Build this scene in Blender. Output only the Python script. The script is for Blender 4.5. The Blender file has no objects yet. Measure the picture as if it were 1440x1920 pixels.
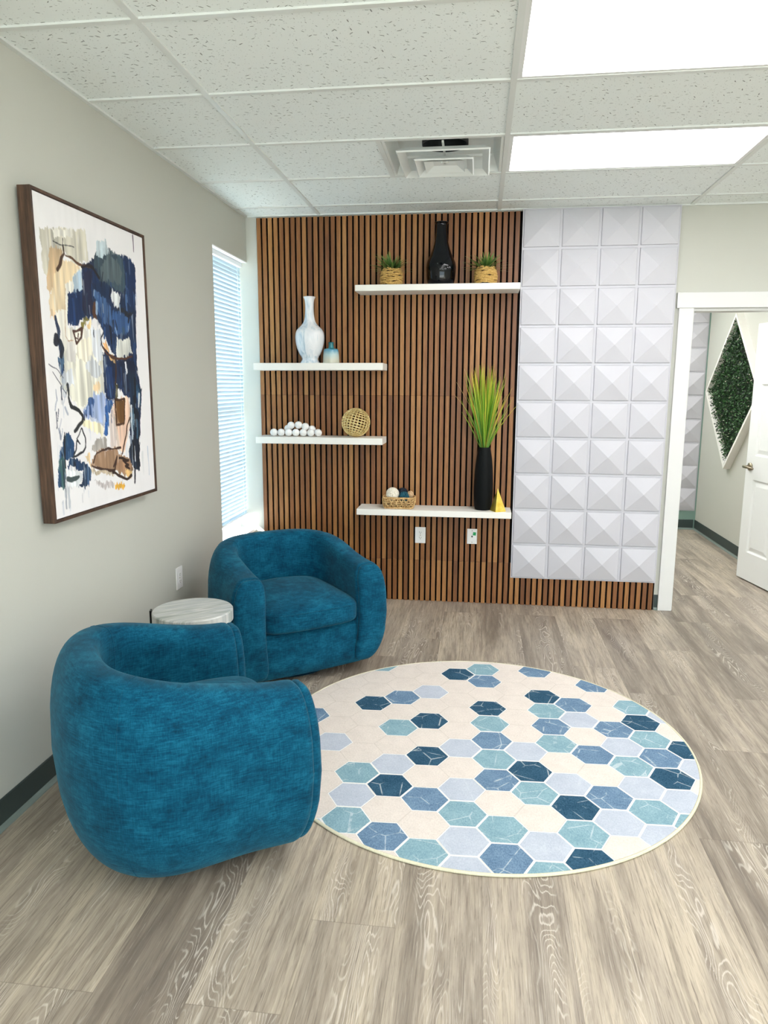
import bpy, bmesh, math, random
import numpy as np
from mathutils import Vector, Matrix
C = bpy.context.scene
COL = C.collection
PI = math.pi
random.seed(7)

# ------------------------------------------------------------------ camera, world, exposure
cd = bpy.data.cameras.new('camera'); cam = bpy.data.objects.new('camera', cd); COL.objects.link(cam)
_r = Vector((0.99149201, 0.13011774, 0.00360214)); _u = Vector((-0.02609534, 0.17158188, 0.98482419)); _f = Vector((-0.12752504, 0.97653931, -0.17351753))
cam.matrix_world = Matrix(((_r.x, _u.x, -_f.x, 1.64429), (_r.y, _u.y, -_f.y, -5.094579), (_r.z, _u.z, -_f.z, 1.555324), (0, 0, 0, 1)))
cd.sensor_fit = 'HORIZONTAL'; cd.sensor_width = 36.0; cd.lens = 1345.9676/1440*36
cd.clip_start = 0.05
C.camera = cam
SKY, SUN, LAMP = 4.0, 48.0, 8.5     # daylight, sunlight on the pavement outside, radiance of the ceiling panels
w = bpy.data.worlds.new('sky'); C.world = w; w.use_nodes = True
bg = w.node_tree.nodes['Background']; bg.inputs[0].default_value = (0.80, 0.93, 1.0, 1); bg.inputs[1].default_value = SKY
C.view_settings.view_transform = 'Standard'; C.view_settings.look = 'None'
C.view_settings.gamma = 1.0; C.view_settings.use_curve_mapping = False
C.view_settings.exposure = 0.34
sd_ = bpy.data.lights.new('sun', 'SUN'); sd_.energy = SUN; sd_.angle = .01; sd_.color = (1, .97, .92)
sun = bpy.data.objects.new('sun', sd_); COL.objects.link(sun); sun.location = (2, 4, 9)
sun.rotation_euler = Vector((.60, .42, -.50)).to_track_quat('-Z', 'Y').to_euler()   # falls through the added glazing behind the camera onto the floor there
H = 2.7045            # ceiling height
GX, GXS, GY, GYS = 0.5239, 1.2192, -0.2446, 0.6096   # suspended grid

# ------------------------------------------------------------------ node helpers
def lin(c):
    return tuple(((x/255)/12.92 if x/255 <= .04045 else ((x/255+.055)/1.055)**2.4) for x in c)
class NT:
    def __init__(s, name, rough=.5, color=(200, 200, 200), metal=0.0, spec=.5):
        s.m = bpy.data.materials.new(name); s.m.use_nodes = True
        s.t = s.m.node_tree; s.b = s.t.nodes['Principled BSDF']
        s.set('Roughness', rough); s.set('Metallic', metal); s.set('Specular IOR Level', spec)
        s.set('Base Color', (*lin(color), 1)); s.m.diffuse_color = (*lin(color), 1)
    def set(s, k, v):
        if hasattr(v, 'is_linked'): s.t.links.new(v, s.b.inputs[k])
        else: s.b.inputs[k].default_value = v
    def n(s, typ, out=0, props=None, **ins):
        nd = s.t.nodes.new('ShaderNode'+typ)
        for k, v in (props or {}).items(): setattr(nd, k, v)
        for k, v in ins.items():
            key = int(k[1:]) if k[0] == 'i' and k[1:].isdigit() else k.replace('_', ' ')
            inp = nd.inputs[key]
            if hasattr(v, 'is_linked'): s.t.links.new(v, inp)
            else: inp.default_value = v
        return nd.outputs[out]
    def math(s, op, a, b=0.0, c=0.0): return s.n('Math', props={'operation': op}, i0=a, i1=b, i2=c)
    def co(s): return s.n('TexCoord', 'Object')
    def mapping(s, v, scale=(1, 1, 1), loc=(0, 0, 0), rot=(0, 0, 0)): return s.n('Mapping', Vector=v, Scale=scale, Location=loc, Rotation=rot)
    def noise(s, v, scale=5., detail=4., rough=.5, dist=0.0): return s.n('TexNoise', 0, Vector=v, Scale=scale, Detail=detail, Roughness=rough, Distortion=dist)
    def sep(s, v):
        nd = s.t.nodes.new('ShaderNodeSeparateXYZ'); s.t.links.new(v, nd.inputs[0]); return nd.outputs
    def comb(s, x, y, z): return s.n('CombineXYZ', X=x, Y=y, Z=z)
    def ramp(s, f, stops, interp='LINEAR'):
        nd = s.t.nodes.new('ShaderNodeValToRGB'); nd.color_ramp.interpolation = interp
        el = nd.color_ramp.elements
        while len(el) < len(stops): el.new(.5)
        for e, (p, c) in zip(el, stops):
            e.position = p; e.color = (*lin(c), 1) if len(c) == 3 and max(c) > 1.001 else ((*c, 1) if len(c) == 3 else c)
        s.t.links.new(f, nd.inputs[0]); return nd.outputs[0]
    def mix(s, f, a, b, mode='MIX'):
        nd = s.t.nodes.new('ShaderNodeMix'); nd.data_type = 'RGBA'; nd.blend_type = mode
        for i, v in ((0, f), (6, a), (7, b)):
            if hasattr(v, 'is_linked'): s.t.links.new(v, nd.inputs[i])
            else: nd.inputs[i].default_value = v if i == 0 else ((*v, 1) if len(v) == 3 else v)
        return nd.outputs[2]
    def bump(s, h, strength=.3, dist=.01):
        s.set('Normal', s.n('Bump', Height=h, Strength=strength, Distance=dist))
def grey(v): return (v, v, v)

M = {}
def simple(name, color, rough=.5, metal=0.0, spec=.5):
    t = NT(name, rough, color, metal, spec); M[name] = t.m; return t

# painted walls: fine roller texture
def paint(name, color, rough=.75):
    t = simple(name, color, rough); n = t.noise(t.co(), 220, 2); t.bump(n, .05, .002)
    n2 = t.noise(t.co(), 1.3, 2); t.set('Base Color', t.mix(t.math('MULTIPLY', n2, .08), lin(color), grey(.5)))
paint('wall_paint', (197, 197, 187)); paint('concrete', (190, 188, 182)); paint('accent_paint', (120, 150, 138)); paint('trim_paint', (222, 222, 219), .45)
paint('shelf_white', (240, 238, 230), .45); paint('door_white', (232, 234, 232), .4)
simple('baseboard_vinyl', (52, 64, 62), .5); simple('baseboard_toe', (120, 132, 126), .5)
simple('grid_metal', (222, 226, 222), .45); simple('fixture_white', (230, 232, 230), .45)
simple('vent_white', (226, 230, 226), .5); simple('duct_dark', (34, 44, 46), .6)
simple('plate_white', (240, 240, 238), .4); simple('slot_dark', (50, 48, 46), .6); simple('green_tape', (40, 165, 95), .7)
simple('black_felt', (14, 12, 11), .95, 0, .1); simple('black_metal', (16, 16, 17), .45, .6)
simple('pvc_white', (199, 198, 204), .5); simple('lever_metal', (150, 140, 120), .35, 1.0)
simple('sill_white', (244, 244, 244), .35); simple('vinyl_frame', (238, 242, 244), .4)
simple('black_glass', (2, 4, 9), .04, 0, .4); simple('matte_black', (8, 11, 11), .6, 0, .15)
t = NT('window_glass', .02); M['window_glass'] = t.m
tr = t.n('BsdfTransparent', Color=(.95, .98, 1, 1)); gl = t.n('BsdfGlossy', Color=(1, 1, 1, 1), Roughness=.02)
t.t.links.new(t.n('MixShader', i0=.06, i1=tr, i2=gl), t.t.nodes['Material Output'].inputs[0])
t = NT('blind_vinyl', .5); M['blind_vinyl'] = t.m
df = t.n('BsdfDiffuse', Color=(*lin((222, 240, 248)), 1)); tl = t.n('BsdfTranslucent', Color=(*lin((132, 196, 250)), 1))
t.t.links.new(t.n('MixShader', i0=.032, i1=df, i2=tl), t.t.nodes['Material Output'].inputs[0])
for nm, k in (('added_lamp_hall', 1.6),):
    t = NT(nm, .5); M[nm] = t.m
    t.t.links.new(t.n('Emission', Color=(1, .985, .985, 1), Strength=LAMP*k), t.t.nodes['Material Output'].inputs[0])
t = NT('lamp_diffuser', .5); M['lamp_diffuser'] = t.m
t.t.links.new(t.n('Emission', Color=(.985, .97, .985, 1), Strength=LAMP), t.t.nodes['Material Output'].inputs[0])

# floor: grey washed oak planks running away from the camera
t = NT('oak_plank', .38); M['oak_plank'] = t.m
s = t.sep(t.co())
xx = t.math('ADD', t.math('DIVIDE', s[0], .251), 7.255)
colid = t.math('FLOOR', xx)
fx = t.math('FRACT', xx)
rnd = t.n('TexWhiteNoise', 0, props={'noise_dimensions': '1D'}, W=colid)
yy = t.math('ADD', t.math('DIVIDE', s[1], 1.22), t.math('ADD', t.math('MULTIPLY', t.math('FLOOR', t.math('MULTIPLY', rnd, 3.0)), .27), 20.67))
rowid = t.math('FLOOR', yy); fy = t.math('FRACT', yy)
pid = t.n('TexWhiteNoise', 0, props={'noise_dimensions': '2D'}, Vector=t.comb(colid, rowid, 0.))
pid2 = t.n('TexWhiteNoise', 0, props={'noise_dimensions': '2D'}, Vector=t.comb(rowid, colid, 0.))
off = t.math('MULTIPLY', pid, 37.)
gx = t.math('ADD', s[0], off); gy = t.math('ADD', s[1], t.math('MULTIPLY', pid2, 11.))
broad = t.noise(t.comb(t.math('MULTIPLY', gx, 11.), t.math('MULTIPLY', gy, 1.15), 0.), 1.0, 4, .6, .6)
streak = t.noise(t.comb(t.math('MULTIPLY', gx, 46.), t.math('MULTIPLY', gy, 2.2), 1.), 1.0, 4, .65, .4)
fine = t.noise(t.comb(t.math('MULTIPLY', gx, 230.), t.math('MULTIPLY', gy, 8.), 2.), 1.0, 3, .7, .8)
hill = t.noise(t.comb(t.math('MULTIPLY', gx, 7.5), t.math('MULTIPLY', gy, 1.25), 5.), 1.0, 2.2, .5, .35)
rings = t.math('SINE', t.math('ADD', t.math('MULTIPLY', hill, 250.), t.math('MULTIPLY', fine, 3.5)))
ringm = t.ramp(rings, [(.62, grey(0.)), (1.0, grey(1.))])
zone = t.ramp(t.noise(t.comb(t.math('MULTIPLY', gx, 8.), t.math('MULTIPLY', gy, .8), 9.), 1.0, 2, .5), [(.50, grey(0.)), (.62, grey(1.))])
base = t.ramp(t.math('ADD', t.math('MULTIPLY', pid, .24), t.math('MULTIPLY', broad, .98)),
              [(.30, (104, 94, 85)), (.48, (138, 127, 114)), (.62, (164, 152, 137)), (.82, (188, 175, 155))])
c1 = t.mix(t.ramp(streak, [(.36, grey(.5)), (.52, grey(0.))]), base, lin((112, 100, 88)))
c2 = t.mix(t.ramp(fine, [(.30, grey(.7)), (.50, grey(0.))]), c1, lin((98, 87, 77)))
c3 = t.mix(t.ramp(fine, [(.60, grey(0.)), (.74, grey(.5))]), c2, lin((212, 204, 190)))
c4 = t.mix(t.math('MULTIPLY', t.math('MULTIPLY', ringm, zone), .62), c3, lin((216, 208, 196)))
dk = t.ramp(t.noise(t.comb(t.math('MULTIPLY', gx, 9.), t.math('MULTIPLY', gy, .9), 14.), 1.0, 3, .5, .8), [(.60, grey(0.)), (.76, grey(.55))])
c5 = t.mix(dk, c4, lin((106, 96, 86)))
ex = t.math('ABSOLUTE', t.math('SUBTRACT', fx, .5)); ey = t.math('ABSOLUTE', t.math('SUBTRACT', fy, .5))
edge = t.math('MAXIMUM', t.math('GREATER_THAN', ex, .4955), t.math('GREATER_THAN', ey, .4988))
c6 = t.mix(t.math('MULTIPLY', edge, .32), c5, lin((84, 74, 64)))
t.set('Base Color', c6); t.set('Roughness', t.math('ADD', .34, t.math('MULTIPLY', fine, .16)))
t.bump(t.math('SUBTRACT', fine, t.math('MULTIPLY', edge, 1.5)), .12, .002)

# acoustic ceiling tile with fissures
t = NT('ceiling_tile', .9, (226, 230, 224)); M['ceiling_tile'] = t.m
def fissures(scale, wd, ln, lo, hi, seed):
    v = t.mapping(t.co(), (scale, scale, 0), (seed, seed, 0))
    nd = t.t.nodes.new('ShaderNodeTexVoronoi'); nd.inputs['Scale'].default_value = 1.0; nd.inputs['Randomness'].default_value = 1.0
    nd.voronoi_dimensions = '2D'
    t.t.links.new(v, nd.inputs['Vector'])
    loc = t.n('VectorMath', 0, props={'operation': 'SUBTRACT'}, i0=v, i1=nd.outputs['Position'])
    cs = t.sep(nd.outputs['Color'])
    rot = t.n('VectorRotate', 0, props={'rotation_type': 'Z_AXIS'}, Vector=loc, Angle=t.math('MULTIPLY', cs[0], 2.4))
    rs = t.sep(t.mapping(rot, (1/wd, 1/ln, 0)))
    dd = t.math('SQRT', t.math('ADD', t.math('MULTIPLY', rs[0], rs[0]), t.math('MULTIPLY', rs[1], rs[1])))
    size = t.n('MapRange', 0, Value=cs[1], From_Min=lo, From_Max=1.0, To_Min=0.0, To_Max=1.0)
    return t.math('LESS_THAN', dd, size)
f1 = fissures(36., .085, .36, .42, 1., 3.1); f2 = fissures(80., .13, .24, .45, 1., 8.7)
t.set('Base Color', t.mix(t.math('MAXIMUM', t.math('MULTIPLY', f1, .78), t.math('MULTIPLY', f2, .42)), lin((238, 244, 241)), lin((84, 88, 84))))
t.bump(t.math('SUBTRACT', 1.0, t.math('MAXIMUM', f1, f2)), .4, .003)

# walnut slats: every slat its own tone
t = NT('walnut_slat', .45, (130, 85, 50)); M['walnut_slat'] = t.m
s = t.sep(t.co())
sid = t.math('FLOOR', t.math('DIVIDE', t.math('SUBTRACT', s[0], .0805), .0402))
zid = t.math('ADD', t.math('GREATER_THAN', s[2], .308), t.math('GREATER_THAN', s[2], 1.486))
rn = t.n('TexWhiteNoise', 0, props={'noise_dimensions': '2D'}, Vector=t.comb(sid, zid, 0.))
gx = t.math('ADD', s[0], t.math('MULTIPLY', rn, 19.)); gz = t.math('ADD', s[2], t.math('MULTIPLY', rn, 7.))
g1 = t.noise(t.comb(t.math('MULTIPLY', gx, 34.), 0., t.math('MULTIPLY', gz, 1.6)), 1.0, 4, .6, 1.2)
g2 = t.noise(t.comb(t.math('MULTIPLY', gx, 300.), 0., t.math('MULTIPLY', gz, 9.)), 1.0, 3, .6, .5)
f = t.math('ADD', t.math('MULTIPLY', rn, .42), t.math('MULTIPLY', g1, .62))
cw = t.ramp(f, [(.18, (98, 58, 29)), (.45, (137, 88, 46)), (.66, (163, 113, 62)), (.9, (186, 138, 82))])
cw = t.mix(t.ramp(g2, [(.34, grey(.5)), (.5, grey(0.))]), cw, lin((86, 54, 32)))
t.set('Base Color', cw); t.bump(g2, .08, .001)

# chenille upholstery
def fabric(name, c_dark, c_mid, c_light):
    t = NT(name, .85, c_mid); M[name] = t.m
    o = t.co()
    n1 = t.noise(t.mapping(o, (1, 1, 1.5)), 9, 8, .72, .3)
    n2 = t.noise(t.mapping(o, (26, 26, 240)), 1.0, 4, .65, .2)
    n3 = t.noise(t.mapping(o, (240, 240, 26)), 1.0, 4, .65, .2)
    f = t.math('ADD', t.math('MULTIPLY', n1, .50), t.math('ADD', t.math('MULTIPLY', n2, .33), t.math('MULTIPLY', n3, .22)))
    t.set('Base Color', t.ramp(f, [(.40, c_dark), (.52, c_mid), (.66, c_light)]))
    t.set('Sheen Weight', .16); t.set('Sheen Roughness', .45); t.set('Sheen Tint', (.35, .75, .9, 1))
    t.bump(t.math('ADD', n2, n3), .25, .0015); t.set('Specular IOR Level', .15)
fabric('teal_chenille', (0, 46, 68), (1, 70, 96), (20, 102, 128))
fabric('teal_plinth', (0, 24, 38), (1, 38, 56), (6, 54, 74))  # plinth teal, set darker to stand in for the shadow under the chair

# dark walnut picture frame
t = NT('frame_wood', .5, (76, 54, 40)); M['frame_wood'] = t.m
g = t.noise(t.mapping(t.co(), (120, 14, 6)), 1.0, 4, .6, .6)
t.set('Base Color', t.ramp(g, [(.35, (52, 35, 25)), (.55, (80, 57, 42)), (.72, (102, 76, 56))]))
t = NT('canvas_paint', .7); M['canvas_paint'] = t.m
t.set('Base Color', t.n('Attribute', 0, props={'attribute_name': 'paint'}))
t.bump(t.noise(t.mapping(t.co(), (1, 260, 90)), 1., 3, .6), .12, .001)

# rug yarns
def rugmat(name, a, b, crack=0.0):
    t = NT(name, .95, a, 0, .1); M[name] = t.m
    o = t.co(); n1 = t.noise(o, 130, 3, .7); n2 = t.noise(t.mapping(o, (320, 90, 1), rot=(0, 0, .6)), 1., 2, .6)
    n4 = t.noise(o, 14, 4, .6)
    f = t.math('ADD', t.math('MULTIPLY', n1, .4), t.math('ADD', t.math('MULTIPLY', n2, .4), t.math('MULTIPLY', n4, .25)))
    c = t.ramp(f, [(.38, a), (.66, b)])
    if crack:
        nd = t.t.nodes.new('ShaderNodeTexVoronoi'); nd.feature = 'DISTANCE_TO_EDGE'; nd.inputs['Scale'].default_value = 9.0
        t.t.links.new(t.mapping(o, (1, 1, 1), (.3, .7, 0)), nd.inputs['Vector'])
        ln = t.math('LESS_THAN', nd.outputs['Distance'], .016)
        ln = t.math('MULTIPLY', ln, t.ramp(n4, [(.44, grey(0.)), (.56, grey(1.))]))
        c = t.mix(t.math('MULTIPLY', ln, crack), c, lin((214, 220, 220)))
    t.set('Base Color', c); t.bump(f, .3, .002)
rugmat('rug_cream', (206, 196, 187), (228, 218, 209)); rugmat('rug_grout', (222, 220, 216), (240, 238, 234)); rugmat('rug_seam', (194, 184, 174), (214, 204, 194))
rugmat('rug_dark', (26, 58, 82), (64, 100, 122), .5); rugmat('rug_blue', (78, 106, 134), (126, 152, 176), .5)
rugmat('rug_teal', (108, 144, 158), (152, 182, 190), .45); rugmat('rug_pale', (168, 176, 190), (194, 200, 210), .15)
rugmat('rug_binding', (206, 200, 172), (224, 219, 194))

# faux striped stone table top
t = NT('striped_stone', .35, (190, 195, 190)); M['striped_stone'] = t.m
v = t.mapping(t.co(), (1, 1, .25), rot=(0, 0, math.radians(-38)))
s = t.sep(v)
n = t.noise(t.comb(t.math('MULTIPLY', s[0], 1.5), t.math('MULTIPLY', s[1], 24.), 0.), 1., 3, .6, .2)
t.set('Base Color', t.ramp(n, [(.34, (142, 150, 144)), (.42, (168, 174, 168)), (.48, (205, 206, 202)), (.54, (170, 176, 176)), (.60, (214, 213, 210)), (.68, (160, 166, 160))]))

# ceramics
t = NT('streaked_glaze', .12, (228, 230, 232)); M['streaked_glaze'] = t.m
n = t.noise(t.mapping(t.co(), (26, 26, 4.2)), 1., 4, .55, .9)
t.set('Base Color', t.ramp(n, [(.28, (140, 166, 180)), (.40, (204, 216, 224)), (.52, (236, 237, 239)), (.72, (222, 226, 230))]))
t = NT('ombre_glaze', .1, (150, 190, 190)); M['ombre_glaze'] = t.m
s = t.sep(t.co()); n = t.noise(t.co(), 30, 3)
t.set('Base Color', t.ramp(t.math('ADD', t.math('DIVIDE', s[2], .14), t.math('MULTIPLY', t.math('SUBTRACT', n, .5), .18)),
      [(.15, (204, 204, 186)), (.42, (176, 200, 200)), (.62, (92, 152, 180)), (.72, (44, 130, 140)), (.9, (24, 112, 122))]))
def bumped(name, a, b, scale, rough=.8, metal=0.0, bs=.5, bd=.004):
    t = NT(name, rough, a, metal); M[name] = t.m
    n = t.noise(t.co(), scale, 4, .6); t.set('Base Color', t.ramp(n, [(.35, a), (.65, b)])); t.bump(n, bs, bd); return t
bumped('white_ball', (232, 230, 226), (246, 245, 243), 60, .8, 0, .2)
bumped('rope', (176, 138, 70), (216, 180, 108), 130, .85)
bumped('gold_metal', (232, 208, 140), (246, 230, 176), 40, .38, .85, .1); bumped('gold_leaf', (214, 182, 70), (238, 212, 110), 26, .38, .85, .25)
bumped('wicker', (184, 144, 88), (228, 194, 138), 90, .8); bumped('cream_yarn', (222, 214, 194), (244, 238, 224), 80, .9, 0, .7)
bumped('teal_twine', (10, 56, 72), (30, 100, 116), 150, .85, 0, .8); bumped('navy_twine', (8, 18, 30), (22, 40, 56), 150, .85, 0, .8)
bumped('twig', (170, 134, 96), (222, 190, 150), 120, .85)
for nm in ('leaf_tone',):
    t = NT(nm, .55); M[nm] = t.m
    t.set('Base Color', t.n('Attribute', 0, props={'attribute_name': 'tone'}))
simple('leaf_mat', (16, 30, 16), .8); simple('soil', (40, 30, 22), .95)

# ------------------------------------------------------------------ mesh helpers
def link(name, bm, m, parent=None, loc=None, smooth=False, rotz=0.0, bevel=0.0):
    me = bpy.data.meshes.new(name); bmesh.ops.recalc_face_normals(bm, faces=bm.faces[:]) if not getattr(bm, 'norecalc', False) else None
    bm.to_mesh(me); bm.free()
    for mm in (m if isinstance(m, (list, tuple)) else [m]): me.materials.append(M[mm])
    o = bpy.data.objects.new(name, me); COL.objects.link(o)
    if smooth:
        for p in me.polygons: p.use_smooth = True
    if parent is not None: o.parent = parent
    if loc is not None: o.location = loc
    o.rotation_euler = (0, 0, rotz)
    if bevel:
        b = o.modifiers.new('edge', 'BEVEL'); b.width = bevel; b.segments = 2; b.limit_method = 'ANGLE'; b.angle_limit = .7
    return o
def tag(o, label, cat, group=None):
    o['label'] = label; o['category'] = cat
    if group: o['group'] = group
    return o
def thing(name, label, cat, loc=(0, 0, 0), rotz=0.0, group=None):
    o = bpy.data.objects.new(name, None); COL.objects.link(o); o.location = loc; o.rotation_euler = (0, 0, rotz)
    o.empty_display_size = .05
    return tag(o, label, cat, group)
def struct(name, bm, m, label=None, **k):
    o = link(name, bm, m, **k)
    if o.parent is None: o['kind'] = 'structure'
    if label: o['label'] = label
    return o
def box(bm, x0, x1, y0, y1, z0, z1, mi=0):
    v = [bm.verts.new((x, y, z)) for x in (x0, x1) for y in (y0, y1) for z in (z0, z1)]
    for f in ((0, 1, 3, 2), (4, 6, 7, 5), (0, 4, 5, 1), (2, 3, 7, 6), (0, 2, 6, 4), (1, 5, 7, 3)):
        bm.faces.new([v[i] for i in f]).material_index = mi
    return v
def bx(*boxes):
    bm = bmesh.new()
    for b in boxes: box(bm, *b)
    return bm
def lathe(bm, prof, seg=48, c=(0, 0, 0), cap=True):
    rings = []
    for r, z in prof:
        rings.append([bm.verts.new((c[0]+r*math.cos(2*PI*i/seg), c[1]+r*math.sin(2*PI*i/seg), c[2]+z)) for i in range(seg)])
    for a, b in zip(rings, rings[1:]):
        for i in range(seg): bm.faces.new((a[i], a[(i+1) % seg], b[(i+1) % seg], b[i]))
    if cap:
        bm.faces.new(rings[0][::-1]); bm.faces.new(rings[-1])
    return bm
def smoothprof(pts, n=6):
    out = []
    P = [pts[0]]+list(pts)+[pts[-1]]
    for i in range(1, len(P)-2):
        for k in range(n):
            u = k/n; a, b, c_, d = P[i-1], P[i], P[i+1], P[i+2]
            out.append(tuple(.5*(2*b[j]+(c_[j]-a[j])*u+(2*a[j]-5*b[j]+4*c_[j]-d[j])*u*u+(3*b[j]-a[j]-3*c_[j]+d[j])*u**3) for j in (0, 1)))
    out.append(tuple(pts[-1])); return out
def tube(bm, pts, r, seg=8, closed=False, caps=True):
    pts = [Vector(p) for p in pts]; n = len(pts); rings = []
    prev = None
    for i, p in enumerate(pts):
        a = pts[(i-1) % n] if (closed or i > 0) else p; b = pts[(i+1) % n] if (closed or i < n-1) else p
        tg = (b-a).normalized()
        if prev is None:
            up = Vector((0, 0, 1)) if abs(tg.z) < .9 else Vector((1, 0, 0))
            nx = tg.cross(up).normalized()
        else:
            nx = (prev-tg*prev.dot(tg)).normalized()
        prev = nx; ny = tg.cross(nx)
        rr = r[i] if isinstance(r, (list, tuple)) else r
        rings.append([bm.verts.new(p+nx*rr*math.cos(2*PI*k/seg)+ny*rr*math.sin(2*PI*k/seg)) for k in range(seg)])
    for i in range(n if closed else n-1):
        a, b = rings[i], rings[(i+1) % n]
        for k in range(seg): bm.faces.new((a[k], a[(k+1) % seg], b[(k+1) % seg], b[k]))
    if caps and not closed:
        bm.faces.new(rings[0][::-1]); bm.faces.new(rings[-1])
    return bm
def sphere(bm, c, r, u=24, v=14):
    bmesh.ops.create_uvsphere(bm, u_segments=u, v_segments=v, radius=r, matrix=Matrix.Translation(c)); return bm
def ordinal(i): return ('first', 'second', 'third', 'fourth', 'fifth', 'sixth', 'seventh', 'eighth', 'ninth', 'tenth')[i]

# ------------------------------------------------------------------ the setting
XR, YB = 6.1, -8.0                 # right wall and the wall behind the camera
struct('floor', bx((-.2, XR+.2, YB-.1, 3.3, -.12, 0)), 'oak_plank', 'grey washed oak plank floor')
# left wall with the window opening beside the back corner
WY, WZ0, WZ1 = -.665, .49, 2.402
struct('wall_left', bx((-.16, 0, YB, WY, 0, 2.85), (-.16, 0, WY, 0, 0, WZ0), (-.16, 0, WY, 0, WZ1, 2.85)), 'wall_paint', 'warm grey painted left wall')
DX0, DX1, DZ = 3.012, 3.955, 2.06  # doorway
struct('wall_back', bx((-.16, DX0, 0, .12, 0, 2.85), (DX1, XR+.1, 0, .12, 0, 2.85), (DX0, DX1, 0, .12, DZ, 2.85)), 'wall_paint', 'warm grey painted back wall')
struct('wall_right', bx((XR, XR+.1, YB, 0, 0, 2.85)), 'wall_paint')
# unseen storefront glazing, added behind the camera to brighten the room with daylight
struct('wall_front', bx((-.16, .5, YB-.1, YB, 0, 2.85), (5.6, XR+.1, YB-.1, YB, 0, 2.85), (.5, 5.6, YB-.1, YB, 2.55, 2.85), (.5, 5.6, YB-.1, YB, 0, .35)), 'wall_paint')
bm = bx((.5, 5.6, YB-.08, YB-.02, .35, .40), (.5, 5.6, YB-.08, YB-.02, 2.50, 2.55))
for k in range(5): box(bm, .5+k*1.2625, .55+k*1.2625, YB-.08, YB-.02, .40, 2.50)
added_win = struct('added_window', bm, 'vinyl_frame')
link('window_pane', bx((.5, 5.6, YB-.053, YB-.047, .36, 2.54)), 'window_glass', added_win)
# the room beyond the doorway
struct('wall_hall_right', bx((4.04, 4.14, .12, 3.16, 0, 2.85)), 'wall_paint', 'pale wall of the room beyond the doorway')
struct('wall_hall_back', bx((1.9, 4.04, 3.075, 3.16, 0, 2.85)), 'accent_paint', 'green grey end wall of the room beyond the doorway')
struct('wall_hall_left', bx((1.8, 1.9, .12, 3.16, 0, 2.85)), 'wall_paint')

# suspended ceiling: one slab of tiles, cells for lights and the vent left open
xs = [0]+[GX+GXS*k for k in range(5)]+[XR]
ys = [0]+[GY-GYS*k for k in range(13)]+[YB]
LIGHTS = [(2, 2), (2, 4), (4, 2), (4, 4), (2, 7), (2, 9), (4, 7), (4, 9), (1, 11), (3, 11)]  # only the first two are seen; the others are added as fill light
VENT = (1, 2)
bm = bmesh.new()
for i in range(len(xs)-1):
    for j in range(len(ys)-1):
        if (i, j) in LIGHTS: continue
        x0, x1 = xs[i]+.004, xs[i+1]-.004
        if (i, j) == VENT: x1 = xs[i+1]-.61
        box(bm, x0, x1, ys[j+1]+.004, ys[j]-.004, H+.004, H+.022)
struct('ceiling', bm, 'ceiling_tile', 'white acoustic tile ceiling with small fissures')
struct('ceiling_hall', bx((1.8, 4.14, .12, 3.16, H, H+.05)), 'ceiling_tile')
struct('ceiling_deck', bx((-.16, XR+.1, YB-.1, 3.2, H+.3, H+.35)), 'wall_paint')
bm = bmesh.new()
for x in xs[1:-1]: box(bm, x-.012, x+.012, YB, 0, H-.003, H+.03)
for j, y in enumerate(ys[1:-1]):
    for i in range(len(xs)-1): box(bm, xs[i]+(.012 if i else 0), xs[i+1]-(.012 if i < len(xs)-2 else 0), y-.012, y+.012, H-.003, H+.028)
box(bm, xs[2]-.61-.012, xs[2]-.61+.012, ys[3]+.012, ys[2]-.012, H-.003, H+.028)
struct('trim_1', bm, 'grid_metal', 'white metal grid of the tiled ceiling')
struct('trim_2', bx((0, .02, YB, 0, H-.006, H+.004), (.02, XR-.02, -.02, 0, H-.006, H+.004), (XR-.02, XR, YB, 0, H-.006, H+.004)), 'grid_metal', 'white metal angle along the top of the walls')

# dark vinyl baseboards with a paler toe
def baseboard(name, a, b, nrm):
    bm = bmesh.new(); a = Vector(a); b = Vector(b); n = Vector(nrm)
    prof = [(0, .108), (.003, .11), (.006, .106), (.006, .018), (.010, .010), (.019, .0035), (.019, 0), (0, 0)]
    r = [[bm.verts.new((p.x+n.x*d, p.y+n.y*d, z)) for d, z in prof] for p in (a, b)]
    for k in range(len(prof)):
        k2 = (k+1) % len(prof)
        bm.faces.new((r[0][k], r[0][k2], r[1][k2], r[1][k])).material_index = 1 if k in (3, 4, 5) else 0
    for q in r: bm.faces.new(q)
    struct(name, bm, ['baseboard_vinyl', 'baseboard_toe'], 'dark grey vinyl baseboard')
baseboard('baseboard_left', (0, YB, 0), (0, 0, 0), (1, 0))
baseboard('baseboard_back', (2.902, 0, 0), (2.93, 0, 0), (0, -1))
baseboard('baseboard_hall_right', (4.04, .15, 0), (4.04, 3.075, 0), (-1, 0))
baseboard('baseboard_hall_back', (1.9, 3.075, 0), (4.02, 3.075, 0), (0, -1))
baseboard('baseboard_right', (XR, YB, 0), (XR, 0, 0), (-1, 0))

# door casing and jamb
struct('trim_3', bx((2.928, 3.020, -.02, 0, 0, DZ+.002), (3.947, 4.04, -.02, 0, 0, DZ+.002)), 'trim_paint', 'white flat door casing', bevel=.002)
struct('trim_4', bx((2.912, 4.06, -.026, 0, DZ+.002, DZ+.10)), 'trim_paint', 'white flat head casing above the doorway', bevel=.002)
struct('trim_5', bx((DX0-.001, DX0+.016, 0, .12, 0, DZ), (DX1-.016, DX1+.001, 0, .12, 0, DZ), (DX0+.016, DX1-.016, 0, .12, DZ-.016, DZ+.001)), 'trim_paint', 'white door jamb')

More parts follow.
